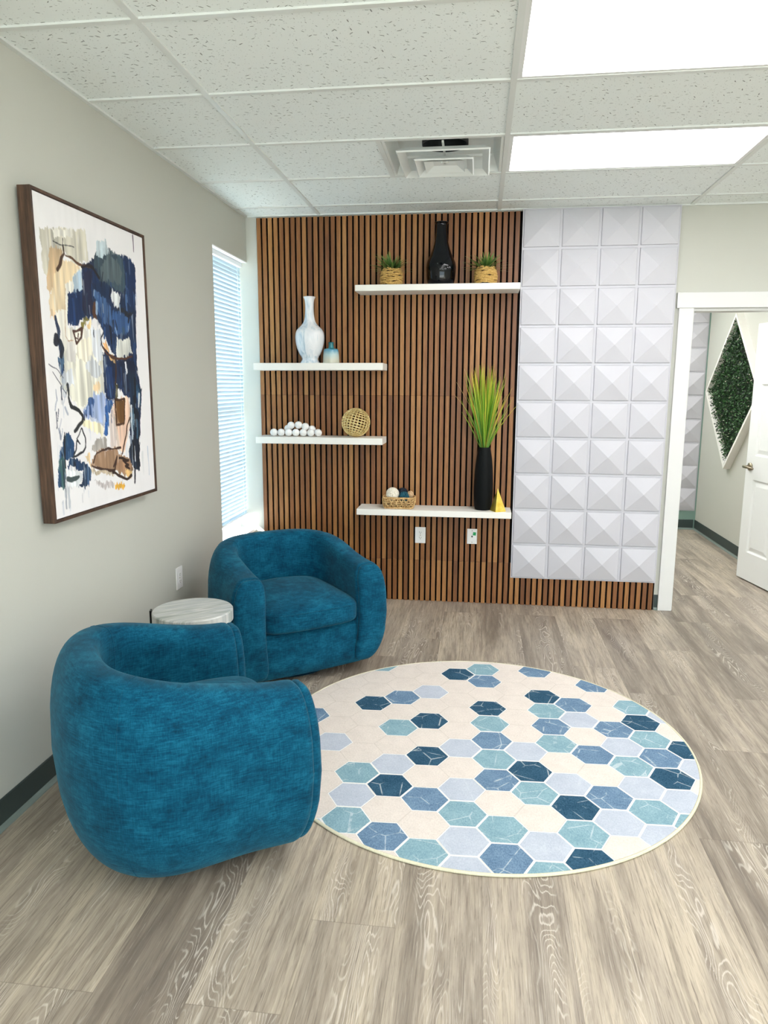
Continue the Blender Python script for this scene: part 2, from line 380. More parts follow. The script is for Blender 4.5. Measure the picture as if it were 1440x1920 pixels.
# window: frame, glass, sill
bm = bx((-.15, -.10, WY, WY+.045, WZ0+.02, WZ1), (-.15, -.10, -.045, 0, WZ0+.02, WZ1), (-.15, -.10, WY+.045, -.045, WZ0+.02, WZ0+.075), (-.15, -.10, WY+.045, -.045, WZ1-.05, WZ1), (-.14, -.105, WY+.045, -.045, 1.40, 1.44))
win = struct('window_1', bm, 'vinyl_frame', 'tall narrow white window beside the corner')
link('window_pane', bx((-.128, -.122, WY+.04, -.04, WZ0+.07, WZ1-.045)), 'window_glass', win)
link('sill', bx((-.10, .022, WY-.0, -.022, WZ0, WZ0+.02), (-.10, 0, -.022, 0, WZ0, WZ0+.02)), 'sill_white', win, bevel=.002)
link('reveal', bx((-.10, 0.001, WY+.002, -.001, WZ1-.004, WZ1+.003)), 'sill_white', win)
# blind
bl = thing('window_blind', 'white slatted blind lowered in the narrow left window', 'blind', (-.055, WY/2, WZ1-.03))
L0, L1 = WY+.003, -.001
bl_c = WY/2
link('headrail', bx((-.022, .018, L0-bl_c, L1-bl_c, -.004, .026)), 'vinyl_frame', bl, bevel=.002)
bm = bmesh.new(); zt, zb = WZ1-.055, .625
N = int((zt-zb)/.0265)
for k in range(N):
    z = zt-(zt-zb)*k/(N-1)-(WZ1-.03); a = math.radians(74)
    pr_ = []
    for q in range(5):
        u = (q/4-.5)*.037; cr = .0028*(1-(2*q/4-1)**2)
        pr_.append((u*math.cos(a)+cr*math.sin(a), z+u*math.sin(a)-cr*math.cos(a)))
    va = [bm.verts.new((x, L0+.001-bl_c, zz)) for x, zz in pr_]; vb = [bm.verts.new((x, L1-.001-bl_c, zz)) for x, zz in pr_]
    for q in range(4): bm.faces.new((va[q], va[q+1], vb[q+1], vb[q]))
link('slats', bm, 'blind_vinyl', bl, smooth=True)
link('bottom_rail', bx((-.012, .012, L0-bl_c, L1-bl_c, .605-(WZ1-.03), .62-(WZ1-.03))), 'vinyl_frame', bl, bevel=.003)
bm = bmesh.new()
for yy_ in (L0+.08, L1-.08): tube(bm, [(.012, yy_-bl_c, -.01), (.012, yy_-bl_c, .61-(WZ1-.03))], .0012, 5)
link('ladder_cord', bm, 'vinyl_frame', bl)
# outside ground by the blind; unseen pavement added to bounce light inward
struct('floor_outside', bx((-9, -.3, -9, 9, -.4, -.3), (-9, 14, -30, -8.2, -.1, -.02)), 'concrete')
struct('wall_roof', bx((-.16, XR+.1, YB-.1, 3.3, 3.1, 3.2)), 'wall_paint')

# ------------------------------------------------------------------ ceiling lights and air vent
LBL = {(2, 4): 'nearer lit white ceiling panel, cut by the photo top edge', (2, 2): 'farther lit white ceiling panel, beside the square air vent'}
for (i, j) in LIGHTS:
    x0, x1, y0, y1 = xs[i]+.012, xs[i+1]-.012, ys[j+1]+.012, ys[j]-.012
    cx, cy = (x0+x1)/2, (y0+y1)/2; hx, hy = (x1-x0)/2, (y1-y0)/2
    lt = thing('ceiling_light', LBL.get((i, j), 'added lit ceiling panel out of view, column %d row %d of the grid' % (i, j)), 'ceiling light', (cx, cy, H), group='lit ceiling panels')
    b = .018
    link('frame', bx((-hx, hx, -hy, -hy+b, -.001, .045), (-hx, hx, hy-b, hy, -.001, .045), (-hx, -hx+b, -hy+b, hy-b, -.001, .045), (hx-b, hx, -hy+b, hy-b, -.001, .045), (-hx, hx, -hy, hy, .045, .05)), 'fixture_white', lt)
    link('diffuser', bx((-hx+b, hx-b, -hy+b, hy-b, .004, .008)), 'lamp_diffuser', lt)
# unseen panels added to brighten the room beyond the doorway
for hx_c, hy_c, wh in ((2.75, .85, 'nearer the doorway'), (2.75, 2.3, 'farther from the doorway')):
    lt = thing('ceiling_light', 'added lit ceiling panel of the room beyond the doorway, the one %s' % wh, 'ceiling light', (hx_c, hy_c, H), group='lit ceiling panels')
    link('frame', bx((-.6, .6, -.3, .3, -.012, 0)), 'fixture_white', lt); link('diffuser', bx((-.58, .58, -.28, .28, -.014, -.012)), 'added_lamp_hall', lt)

vx, vy = xs[2]-.305, (ys[2]+ys[3])/2
vent = thing('air_vent', 'white square ceiling air diffuser beside the farther lit panel', 'air vent', (vx, vy, H))
def frustum(bm, s0, z0, s1, z1, th=.0):
    a = [bm.verts.new((sx*s0, sy*s0, z0)) for sx, sy in ((-1, -1), (1, -1), (1, 1), (-1, 1))]
    b = [bm.verts.new((sx*s1, sy*s1, z1)) for sx, sy in ((-1, -1), (1, -1), (1, 1), (-1, 1))]
    for k in range(4): bm.faces.new((a[k], a[(k+1) % 4], b[(k+1) % 4], b[k]))
    return a, b
bm = bmesh.new(); bm.faces.new  # outer pan: flat rim then sloped sides up to a neck plate with a round hole
frustum(bm, .292, 0, .278, 0.0); frustum(bm, .278, 0.0, .245, .085)
rim = [bm.verts.new((.115*math.cos(2*PI*k/48), .115*math.sin(2*PI*k/48), .085)) for k in range(48)]
sq = []
for k in range(48):
    a = 2*PI*k/48; m_ = .245/max(abs(math.cos(a)), abs(math.sin(a))); sq.append(bm.verts.new((m_*math.cos(a), m_*math.sin(a), .085)))
for k in range(48): bm.faces.new((rim[k], rim[(k+1) % 48], sq[(k+1) % 48], sq[k]))
link('pan', bm, 'vent_white', vent)
bm = bmesh.new(); lathe(bm, [(.115, .083), (.115, .22)], 48, cap=False)
bm.faces.new([bm.verts.new((.115*math.cos(2*PI*k/48), .115*math.sin(2*PI*k/48), .22)) for k in range(48)])
link('duct', bm, 'duct_dark', vent, smooth=False)
bm = bmesh.new(); lathe(bm, [(.118, .060), (.118, .082), (.112, .082), (.112, .060), (.118, .060)], 48, cap=False)
link('collar', bm, 'duct_dark', vent)
for s0, s1, z0, z1 in ((.222, .190, -.034, -.006), (.142, .112, -.052, -.026)):
    bm = bmesh.new(); frustum(bm, s0, z0, s1, z1); frustum(bm, s0, z0, s0+.006, z0+.006); frustum(bm, s0+.006, z0+.006, s1+.004, z1+.001)
    link('louver', bm, 'vent_white', vent)
bm = bmesh.new(); a, b = frustum(bm, .100, -.046, .060, -.022); bm.faces.new(b)
lathe(bm, [(.02, -.030), (.02, -.022)], 24)
link('center_plate', bm, 'vent_white', vent)
bm = bx((-.235, .235, -.005, .005, .000, .010), (-.005, .005, -.235, .235, .000, .010), (-.006, .006, -.006, .006, -.03, .0))
link('brace', bm, 'vent_white', vent)

# ------------------------------------------------------------------ slatted wood wall in three rows of panels
P0, SX, SW = .0402, .0845, .0275
rows = [('top', 1.4868, 2.69, 1.900, 'tall upper row of walnut slat wall panels behind the top shelf'),
        ('middle', .3086, 1.4856, 1.900, 'middle row of walnut slat wall panels behind the two lower shelves'),
        ('bottom', .001, .3074, 2.898, 'low bottom row of walnut slat wall panels along the floor')]
for nm, z0, z1, xe, lab in rows:
    o = thing('slat_panel', lab, 'wall panel', (0, 0, 0), group=None)
    link('felt_backing', bx((SX-.004, xe, -.009, -.0005, z0, z1+.0011)), 'black_felt', o)
    bm = bmesh.new(); k = 0
    while SX+k*P0+SW < xe+.001:
        box(bm, SX+k*P0, SX+k*P0+SW, -.0225, -.009, z0, z1); k += 1
    link('slats', bm, 'walnut_slat', o, bevel=.0012)

# ------------------------------------------------------------------ white pyramid wall tiles
def pyr_mesh(s=.25):
    bm = bmesh.new(); h = s/2
    def ring(k, y): return [bm.verts.new((sx*k, y, sz*k)) for sx, sz in ((-1, -1), (1, -1), (1, 1), (-1, 1))]
    R = [ring(h, 0), ring(h, -.004), ring(h-.007, -.004), ring(h-.007, -.0015), ring(h-.0085, -.0015), ring(h-.0105, -.011)]
    for a, b in zip(R, R[1:]):
        for k in range(4): bm.faces.new((a[k], a[(k+1) % 4], b[(k+1) % 4], b[k]))
    ap = bm.verts.new((0, -.042, 0))
    for k in range(4): bm.faces.new((R[-1][k], R[-1][(k+1) % 4], ap))
    bm.faces.new(R[0][::-1])
    return bm
first = None
for r in range(10):
    for c in range(4):
        loc = (1.898+.125+.25*c, -.0245, .2014+.125+.25*(9-r))
        if first is None:
            first = o = link('pyramid_tile', pyr_mesh(), 'pvc_white', None, loc)
        else:
            o = first.copy(); COL.objects.link(o); o.location = loc
        cn = ('leftmost', 'second from left', 'third from left', 'rightmost')[c]
        rn_ = 'top row' if r == 0 else ('bottom row' if r == 9 else ordinal(r)+' row from top')
        tag(o, 'white pyramid wall tile, %s, %s, beside the slats' % (cn, rn_), 'wall tile', 'white pyramid tiles on the back wall')
for r in range(10):
    o = first.copy(); COL.objects.link(o); o.location = (4.025-.125, 3.074, .209+.125+.25*(9-r))
    rn_ = 'topmost' if r == 0 else ('lowest' if r == 9 else ordinal(r)+' from the top')
    tag(o, 'white pyramid wall tile seen through the doorway, %s of the column' % rn_, 'wall tile', 'white pyramid tiles beyond the doorway')

# ------------------------------------------------------------------ door leaf, hinged on the right, standing open
W_, T_, HH = .905, .036, 2.03
ang = math.atan2(.443, -.078)
door = thing('door_1', 'white six panel door standing open beyond the doorway', 'door', (3.957, .135, .012))
door.rotation_euler = (0, 0, ang); door['kind'] = 'structure'
xb = [0, .115, .405, .50, .79, .905]; zb_ = [0, .225, .815, 1.005, 1.565, 1.665, 1.905, 2.03]
bm = bmesh.new()
for side in (0, 1):
    y = 0 if side == 0 else -T_; sg = 1 if side == 0 else -1     # local +y is the face towards the photograph
    for i in range(5):
        for j in range(7):
            q = [(xb[i], zb_[j]), (xb[i+1], zb_[j]), (xb[i+1], zb_[j+1]), (xb[i], zb_[j+1])]
            if i in (1, 3) and j in (1, 3, 5):
                prev_ = None; cxq, czq = (q[0][0]+q[2][0])/2, (q[0][1]+q[2][1])/2; hxq, hzq = (q[2][0]-q[0][0])/2, (q[2][1]-q[0][1])/2
                for ins, dep in ((0, 0), (.014, -.009), (.022, -.009), (.05, -.002)):
                    cur = [bm.verts.new((cxq+sx*(hxq-ins), y+sg*dep, czq+sz*(hzq-ins))) for sx, sz in ((-1, -1), (1, -1), (1, 1), (-1, 1))]
                    if prev_:
                        for k in range(4): bm.faces.new((prev_[k], prev_[(k+1) % 4], cur[(k+1) % 4], cur[k]))
                    prev_ = cur
                bm.faces.new(prev_)
            else: bm.faces.new([bm.verts.new((a, y, b)) for a, b in q])
for q in (((0, 0), (W_, 0)), ((W_, 0), (W_, HH)), ((W_, HH), (0, HH)), ((0, HH), (0, 0))):
    (a, b), (c_, d) = q; bm.faces.new([bm.verts.new(v) for v in ((a, 0, b), (c_, 0, d), (c_, -T_, d), (a, -T_, b))])
bmesh.ops.remove_doubles(bm, verts=bm.verts[:], dist=.0001)
link('door_leaf', bm, 'door_white', door)
hd = bmesh.new(); hx_, hz_ = W_-.065, .915
tube(hd, [(hx_, 0, hz_), (hx_, .010, hz_)], .031, 24); tube(hd, [(hx_, .010, hz_), (hx_, .052, hz_)], .011, 14)
tube(hd, [(hx_+.012, .052, hz_), (hx_-.02, .056, hz_), (hx_-.07, .052, hz_-.002), (hx_-.115, .046, hz_-.006)], [.011, .0115, .0095, .008], 12)
link('lever_handle', hd, 'lever_metal', door, smooth=True)
hg = bmesh.new()
for z in (.2, 1.0, 1.8): tube(hg, [(-.004, .004, z-.045), (-.004, .004, z+.045)], .006, 10)
link('hinges', hg, 'lever_metal', door)

# ------------------------------------------------------------------ diamond planter on the wall beyond the doorway
dm = thing('diamond_planter', 'white diamond frame filled with dark green foliage beyond the doorway', 'wall planter', (4.04, 2.115, 1.505))
hw, hh_, dp, tk = .735, .725, .065, .038
bm = bmesh.new()
def dia(k, x): return [bm.verts.new((x, y*(hw-k), z*(hh_-k))) for y, z in ((0, 1), (1, 0), (0, -1), (-1, 0))]
R = [dia(0, 0), dia(0, -dp), dia(tk, -dp), dia(tk, -.004)]
for a, b in zip(R, R[1:]):
    for k in range(4): bm.faces.new((a[k], a[(k+1) % 4], b[(k+1) % 4], b[k]))
bm.faces.new(R[-1])
link('frame', bm, 'shelf_white', dm)
def leafmesh(leaves):
    """leaves: list of (list of (point, side vector, half width), colour rgb start, colour end)"""
    vs, fs, cols = [], [], []
    for pts, ca, cb in leaves:
        n0 = len(vs); n = len(pts)
        for i, (p, sd, wd) in enumerate(pts):
            f = i/(n-1); c = tuple(ca[k]*(1-f)+cb[k]*f for k in range(3))
            vs += [p-sd*wd, p+sd*wd]; cols += [c, c]
        for i in range(n-1): fs.append((n0+2*i, n0+2*i+1, n0+2*i+3, n0+2*i+2))
    me = bpy.data.meshes.new('foliage'); me.from_pydata([tuple(v) for v in vs], [], fs)
    at = me.color_attributes.new('tone', 'FLOAT_COLOR', 'POINT')
    at.data.foreach_set('color', np.array([(*lin(c), 1) for c in cols], dtype=np.float32).ravel())
    me.materials.append(M['leaf_tone'])
    for p in me.polygons: p.use_smooth = True
    return me
def leafobj(name, leaves, parent=None, loc=None):
    o = bpy.data.objects.new(name, leafmesh(leaves)); o.data.name = name; COL.objects.link(o)
    if parent is not None: o.parent = parent
    if loc is not None: o.location = loc
    return o
rg = random.Random(3); lv = []
while len(lv) < 5200:
    y, z = rg.uniform(-1, 1), rg.uniform(-1, 1)
    if abs(y)+abs(z) > .955: continue
    x = -.012-rg.random()**.8*.058
    p = Vector((x, y*(hw-tk), z*(hh_-tk)))
    d = Vector((-rg.uniform(.1, .9), rg.uniform(-1, 1), rg.uniform(-.9, 1))).normalized(); sd = d.cross(Vector((rg.uniform(-1, 1), rg.uniform(-1, 1), rg.uniform(-1, 1)))).normalized()
    L = rg.uniform(.014, .026); g = rg.random()
    ca = (14+22*g, 34+44*g, 16+14*g) if rg.random() < .82 else (70, 104, 62)
    if rg.random() < .03: ca = (150, 150, 130)
    lv.append(([(p, sd, .001), (p+d*L*.5, sd, .0065), (p+d*L, sd, .0008)], ca, tuple(c*1.25 for c in ca)))
leafobj('foliage', lv, dm)
bm = bmesh.new(); f_ = [[bm.verts.new((x, y*(hw-tk-.002), z*(hh_-tk-.002))) for y, z in ((0, 1), (1, 0), (0, -1), (-1, 0))] for x in (-.006, -.012)]
for k in range(4): bm.faces.new((f_[0][k], f_[0][(k+1) % 4], f_[1][(k+1) % 4], f_[1][k]))
bm.faces.new(f_[1]); link('backing', bm, 'leaf_mat', dm)

# ------------------------------------------------------------------ floating shelves
SH = {'a': (.106, 1.0, 1.657, 1.704), 'b': (.108, .998, 1.156, 1.201), 't': (.812, 1.886, 2.168, 2.208), 'l': (.818, 1.880, .669, .711)}
def shelf(k, label):
    x0, x1, z0, z1 = SH[k]
    o = link('floating_shelf', bx((x0, x1, -.245, -.0228, z0, z1)), 'shelf_white', bevel=.0025)
    tag(o, label, 'shelf', 'white floating shelves')
shelf('t', 'white floating shelf, highest, holding the dark bottle vase and two potted plants')
shelf('a', 'white floating shelf holding the marbled white vase and small blue vase')
shelf('b', 'white floating shelf holding the white balls and gold wire sphere')
shelf('l', 'white floating shelf, lowest, holding the wicker basket and black vase')
TZ = {k: v[3] for k, v in SH.items()}

# ------------------------------------------------------------------ vases
def lathe_thing(name, prof, mat, loc, label, cat, n=6, group=None):
    bm = lathe(bmesh.new(), smoothprof(prof, n), 64)
    o = link(name, bm, mat, None, loc, smooth=True)
    return tag(o, label, cat, group)
u, v = .00068, .000662
pf = [(0.2, 0), (98, 0), (100, 3), (92, 18), (81, 43), (90, 70), (108, 98), (128, 148), (141, 198), (147, 248), (146, 286), (138, 322), (121, 350), (94, 376), (69, 406), (54, 440), (46, 490), (43, 548), (44, 600), (49, 640), (60, 664), (61, 670), (54, 670), (44, 640), (38, 590), (36, 520)]
lathe_thing('tall_vase', [(a*u, b*v) for a, b in pf], 'streaked_glaze', (.478, -.135, TZ['a']), 'tall white vase with blue grey marbled streaks, beside the small blue vase', 'vase')
u, v = .00069, .00067
pf = [(0.2, 0), (76, 0), (83, 8), (83, 20), (80, 70), (74, 125), (70, 140), (58, 148), (34, 150), (28, 156), (26, 180), (26, 200), (28, 210), (22, 210), (21, 180)]
lathe_thing('bud_vase', [(a*u, b*v) for a, b in pf], 'ombre_glaze', (.626, -.135, TZ['a']), 'small squat vase fading from teal neck to cream base', 'vase', 4)
u, v = .00081, .00080
pf = [(0.2, 0), (92, 0), (100, 6), (116, 52), (122, 132), (120, 165), (111, 200), (86, 252), (65, 312), (52, 372), (46, 430), (45, 470), (47, 488), (56, 497), (56, 503), (46, 500), (38, 470), (38, 420)]
lathe_thing('bottle_vase', [(a*u, b*v) for a, b in pf], 'black_glass', (1.370, -.125, TZ['t']), 'glossy black glass bottle vase between the two small potted plants', 'vase')
pf = [(.0005, 0), (.048, 0), (.056, .008), (.062, .04), (.066, .10), (.066, .16), (.064, .22), (.059, .30), (.051, .37), (.043, .415), (.041, .428), (.038, .432), (.035, .425), (.036, .40), (.04, .34)]
lathe_thing('tall_vase', pf, 'matte_black', (1.688, -.135, TZ['l']), 'tall matte black vase holding the grass, beside the gold pyramid', 'vase', 5)

# ------------------------------------------------------------------ grass bundle in the black vase
rg = random.Random(11); lv = []
for k in range(230):
    a = rg.uniform(0, 2*PI); tilt = abs(rg.gauss(0, .16)); tilt = min(tilt, .36)
    outer = tilt > .22
    L = rg.uniform(.34, .60)*(1.0-.25*(tilt/.36)); L = max(L, .25)
    if rg.random() < .25: L *= .62
    d = Vector((math.sin(tilt)*math.cos(a), math.sin(tilt)*math.sin(a)*.45, math.cos(tilt)))
    p0 = Vector((.018*math.cos(a)*rg.random(), .018*math.sin(a)*rg.random(), -.035))
    bend = Vector((math.cos(a), math.sin(a)*.3, -.25))*rg.uniform(0, .05)*(1.5 if outer else 1)
    sd = Vector((rg.uniform(.5, 1), rg.uniform(-1, 1), 0)).normalized()
    w0 = rg.uniform(.0022, .0042)
    pts = []
    for i in range(8):
        f = i/7; pts.append((p0+d*(L+.035)*f+bend*f*f, sd, w0*(.75+.6*f)*(1-f**3)+.0003))
    g = rg.random()
    if g < .62: ca, cb = (54, 110, 24), rg.choice([(150, 192, 36), (124, 178, 40), (172, 198, 48)])
    elif g < .88: ca, cb = (96, 136, 28), (214, 200, 60)
    else: ca, cb = (116, 120, 40), (206, 160, 60)
    lv.append((pts, ca, cb))
for (dx, dz, b) in ((-.215, .36, .04), (-.20, .44, .03), (.125, .53, .02), (-.15, .53, .02), (.13, .35, -.02)):
    p0 = Vector((0, 0, -.035)); pts = []
    for i in range(9):
        f = i/8; pts.append((p0+Vector((dx*f+b*math.sin(PI*f), 0.015*f, (dz+.035)*f)), Vector((.8, .6, 0)), .0016*(1-f*.6)))
    lv.append((pts, (120, 130, 50), (206, 176, 110)))
o = leafobj('grass_bundle', lv, None, (1.688, -.135, TZ['l']+.428))
tag(o, 'bundle of tall yellow green artificial grass in the matte black vase', 'grass arrangement')

# ------------------------------------------------------------------ rope pots with spiky plants
def potted(loc, label, seed):
    t = thing('potted_plant', label, 'potted plant', loc, group='spiky plants in rope pots')
    bm = bmesh.new(); h = .112; n = 11
    def rad(z): f = z/h; return .062+.013*math.sin(PI*min(1, f*1.05))**.8-.006*f
    for k in range(n):
        z = .0075+(h-.0075)*(k+.5)/n; r = rad(z); pts = []; rr = random.Random(seed*50+k); ph = rr.uniform(0, 6)
        for q in range(72):
            a = 2*PI*q/72; pts.append(((r+.0015*math.sin(9*a+ph))*math.cos(a), (r+.0015*math.sin(9*a+ph))*math.sin(a), z+.0035*math.sin(3*a+ph)+.0012*math.sin(13*a+ph)))
        tube(bm, pts, .0058, 7, closed=True)
    link('rope_wrap', bm, 'rope', t, smooth=True)
    bm = lathe(bmesh.new(), [(.058, .001), (.060, .02), (.067, .055), (.056, .104), (.052, .104), (.050, .096), (.0005, .096)], 40, cap=False)
    link('pot', bm, 'soil', t, smooth=True)
    rg = random.Random(seed); lv = []
    for k in range(110):
        a = rg.uniform(0, 2*PI); el = rg.uniform(.12, 1.45); L = rg.uniform(.10, .165)*(1.0 if el < 1 else .78)
        p0 = Vector((.022*math.cos(a)*rg.random(), .022*math.sin(a)*rg.random(), .096))
        d = Vector((math.cos(a)*math.cos(el), math.sin(a)*math.cos(el), math.sin(el))); sd = Vector((-math.sin(a), math.cos(a), .1)).normalized()
        pts = []
        for i in range(6):
            f = i/5; q = p0+d*L*f+Vector((math.cos(a), math.sin(a), 0))*.015*f*f-Vector((0, 0, .03))*f*f*math.cos(el); q.y = q.y*.55 if q.y > 0 else q.y; pts.append((q, sd, .0056*(1-f**1.6)+.0005))
        g = rg.random(); ca = (30+20*g, 60+24*g, 24+10*g); cb = (96+50*g, 142+36*g, 60+24*g)
        if rg.random() < .12: cb = (158, 176, 110)
        lv.append((pts, ca, cb))
    leafobj('foliage', lv, t)
potted((1.042, -.142, TZ['t']), 'small spiky green plant in rope wrapped pot, left of the black bottle vase', 5)
potted((1.665, -.142, TZ['t']), 'small spiky green plant in rope wrapped pot, right of the black bottle vase', 9)

# ------------------------------------------------------------------ white balls piled on a shelf
R_ = .0264; zb0 = TZ['b']+R_
balls = []
for k in range(7): balls.append((.2125+.0532*k, -.150, zb0))
def px(u): return .185+(u-509)*.003875
balls += [(px(540), -.150+.040, zb0+.026), (px(584.5), -.150+.043, zb0+.022)]
balls += [(px(547), -.128, zb0+.0485), (px(561), -.131, zb0+.052), (px(573.5), -.128, zb0+.0405)]
names = ['white ball, %s from the left in the front row of the pile' % s for s in ('first', 'second', 'third', 'fourth', 'fifth', 'sixth', 'seventh')]
names += ['white ball tucked behind the second and third front balls of the pile', 'white ball tucked behind the sixth front ball of the pile', 'white ball on top of the pile, left one of the top three', 'white ball on top of the pile, middle one of the top three', 'white ball on top of the pile, right one of the top three']
first = None
for (x, y, z), lab in zip(balls, names):
    if first is None: o = first = link('decorative_ball', sphere(bmesh.new(), (0, 0, 0), R_, 24, 16), 'white_ball', None, (x, y, z), smooth=True)
    else: o = first.copy(); COL.objects.link(o); o.location = (x, y, z)
    tag(o, lab, 'ball', 'white balls piled on the shelf')

# ------------------------------------------------------------------ gold wire sphere
bm = bmesh.new(); RS = .0975
for k in range(12):
    a = PI*k/12
    tube(bm, [(RS*math.cos(q*2*PI/64)*math.cos(a), RS*math.cos(q*2*PI/64)*math.sin(a), RS*math.sin(q*2*PI/64)) for q in range(64)], .0027, 6, closed=True)
for k in range(1, 16):
    th = PI*k/16; r = RS*math.sin(th)
    tube(bm, [(r*math.cos(2*PI*q/56), r*math.sin(2*PI*q/56), RS*math.cos(th)) for q in range(56)], .0030, 6, closed=True)
lathe(bm, [(.0005, RS-.001), (.016, RS-.0015), (.016, RS+.001), (.0005, RS+.002)], 20, cap=False)
for vv in bm.verts:
    vv.co = Matrix.Rotation(math.radians(14), 4, 'Y') @ Matrix.Rotation(math.radians(-10), 4, 'X') @ vv.co
o = link('wire_sphere', bm, 'gold_metal', None, (.797, -.135, TZ['b']+.1005), smooth=True)
tag(o, 'round gold wire mesh sphere beside the pile of white balls', 'ornament')

# ------------------------------------------------------------------ basket with balls
bk = thing('basket', 'small woven wicker basket holding yarn balls on the lowest shelf', 'basket', (1.105, -.150, TZ['l']))
def rect_loop(hx, hy, z, wob=0.0, ph=0.0, n=64):
    out = []
    for q in range(n):
        a = 2*PI*q/n; c_, s_ = math.cos(a), math.sin(a); e = .32
        out.append((hx*math.copysign(abs(c_)**e, c_)+0, hy*math.copysign(abs(s_)**e, s_), z+wob*math.sin(8*a+ph)))
    return out
bm = bmesh.new()
for k in range(5):
    z = .010+.0150*k; f = k/4
    tube(bm, rect_loop(.100+.008*f, .058+.006*f, z, .0022, k*1.7), .0040, 6, closed=True)
rgx = random.Random(4)
for sgn in (-1, 1):
    for k in range(6):
        x0 = -.095+.034*k
        for dx in (.03, -.03):
            tube(bm, [(x0+(0 if dx > 0 else .03), sgn*(.0625), .010), (x0+.015+rgx.uniform(-.004, .004), sgn*.068, .04), (x0+(.03 if dx > 0 else 0), sgn*.0675, .072)], .0030, 6)
    for k in range(3):
        y0 = -.045+.03*k
        for dx in (1, -1): tube(bm, [(sgn*.1045, y0+(0 if dx > 0 else .03), .010), (sgn*.112, y0+.015, .04), (sgn*.1125, y0+(.03 if dx > 0 else 0), .072)], .0030, 6)
link('woven_side', bm, 'wicker', bk, smooth=True)
bm = bmesh.new(); tube(bm, rect_loop(.110, .066, .078), .0046, 8, closed=True); tube(bm, rect_loop(.099, .057, .0045), .0042, 8, closed=True)
link('rim', bm, 'wicker', bk, smooth=True)
link('base', bx((-.094, .094, -.053, .053, .003, .008)), 'wicker', bk)
def yarn_ball(name, c, r, mat, label, seed, strands=26, tr=.0028):
    bm = bmesh.new(); sphere(bm, (0, 0, 0), r*.93, 20, 14); rr = random.Random(seed)
    for k in range(strands):
        ax = Vector((rr.gauss(0, 1), rr.gauss(0, 1), rr.gauss(0, 1))).normalized(); q = ax.to_track_quat('Z', 'Y'); o_ = rr.uniform(-.55, .55)*r; cr = math.sqrt(max(r*r-o_*o_, 1e-6))-tr
        tube(bm, [q @ Vector((cr*math.cos(2*PI*i/26), cr*math.sin(2*PI*i/26), o_)) for i in range(26)], tr, 5, closed=True)
    o = link(name, bm, mat, None, c, smooth=True); tag(o, label, 'yarn ball', 'balls in the wicker basket'); return o
z0 = TZ['l']
yarn_ball('yarn_ball', (1.060, -.160, z0+.098), .046, 'cream_yarn', 'large cream textured ball, left in the wicker basket', 1, 34, .0032)
yarn_ball('yarn_ball', (1.143, -.167, z0+.082), .036, 'teal_twine', 'dark teal twine ball at the front of the wicker basket', 2, 30, .0024)
yarn_ball('yarn_ball', (1.126, -.120, z0+.100), .038, 'navy_twine', 'near black navy twine ball at the back of the wicker basket', 3, 30, .0024)
yarn_ball('yarn_ball', (1.184, -.152, z0+.096), .0245, 'twig', 'small brown twig ball, rightmost in the wicker basket', 4, 14, .0026)

# ------------------------------------------------------------------ gold pyramid
bm = bmesh.new(); hb = .041; q = [bm.verts.new((sx*hb, sy*hb, 0)) for sx, sy in ((-1, -1), (1, -1), (1, 1), (-1, 1))]; ap = bm.verts.new((-.006, 0, .160))
for k in range(4): bm.faces.new((q[k], q[(k+1) % 4], ap))
bm.faces.new(q[::-1])
o = link('pyramid_ornament', bm, 'gold_leaf', None, (1.790, -.187, TZ['l']), rotz=math.radians(28), bevel=.0012)
tag(o, 'small gold pyramid ornament at the right end of the lowest shelf', 'ornament')

# ------------------------------------------------------------------ wall plates
def outlet(loc, rotz, label, h=.118, w_=.076):
    t = thing('wall_outlet', label, 'outlet', loc, rotz)
    link('cover_plate', bx((-w_/2, w_/2, -.006, 0, -h/2, h/2)), 'plate_white', t, bevel=.0025)
    for s_ in (-1, 1):
        bm = bmesh.new(); ring = []
        for q in range(24):
            a = 2*PI*q/24; ring.append((.017*math.cos(a), max(-.0115, min(.0115, .0165*math.sin(a)))+s_*.0195))
        a_ = [bm.verts.new((x, -.0058, z)) for x, z in ring]; b_ = [bm.verts.new((x, -.0082, z)) for x, z in ring]
        for k in range(24): bm.faces.new((a_[k], a_[(k+1) % 24], b_[(k+1) % 24], b_[k]))
        bm.faces.new(b_)
        r = link('receptacle', bm, 'plate_white', t)
        link('slot', bx((-.0075, -.0053, -.0085, -.008, s_*.0195-.0005, s_*.0195+.0075), (.0053, .0075, -.0085, -.008, s_*.0195-.0005, s_*.0195+.006), (-.0022, .0022, -.0085, -.008, s_*.0195-.0085, s_*.0195-.0045)), 'slot_dark', r)
    bm = bmesh.new(); tube(bm, [(0, -.0055, 0), (0, -.0075, 0)], .003, 12); link('screw', bm, 'lever_metal', t)
outlet((1.2475, -.0228, .4925), 0, 'white duplex outlet on the walnut slats, below the wicker basket')
outlet((0.0005, -1.378, .4905), PI/2, 'white duplex outlet on the left wall above the round table', .124, .082)
t = thing('cable_plate', 'white cable jack plate with green tape, right of the outlet on the slats', 'wall plate', (1.6185, -.0228, .4945))
link('cover_plate', bx((-.0355, .0355, -.006, 0, -.055, .055)), 'plate_white', t, bevel=.0025)
bm = bmesh.new(); tube(bm, [(0, -.005, 0), (0, -.014, 0)], .0052, 14); link('jack', bm, 'slot_dark', t)
for z in (-.042, .042): link('screw', tube(bmesh.new(), [(0, -.005, z), (0, -.0072, z)], .003, 12), 'lever_metal', t)
bm = bmesh.new(); vs_ = [bm.verts.new((x, -.0066, z)) for x, z in ((.005, .009), (.026, .007), (.028, .030), (.008, .032))]; vt_ = [bm.verts.new((v_.co.x, -.0072, v_.co.z)) for v_ in vs_]
bm.faces.new(vt_)
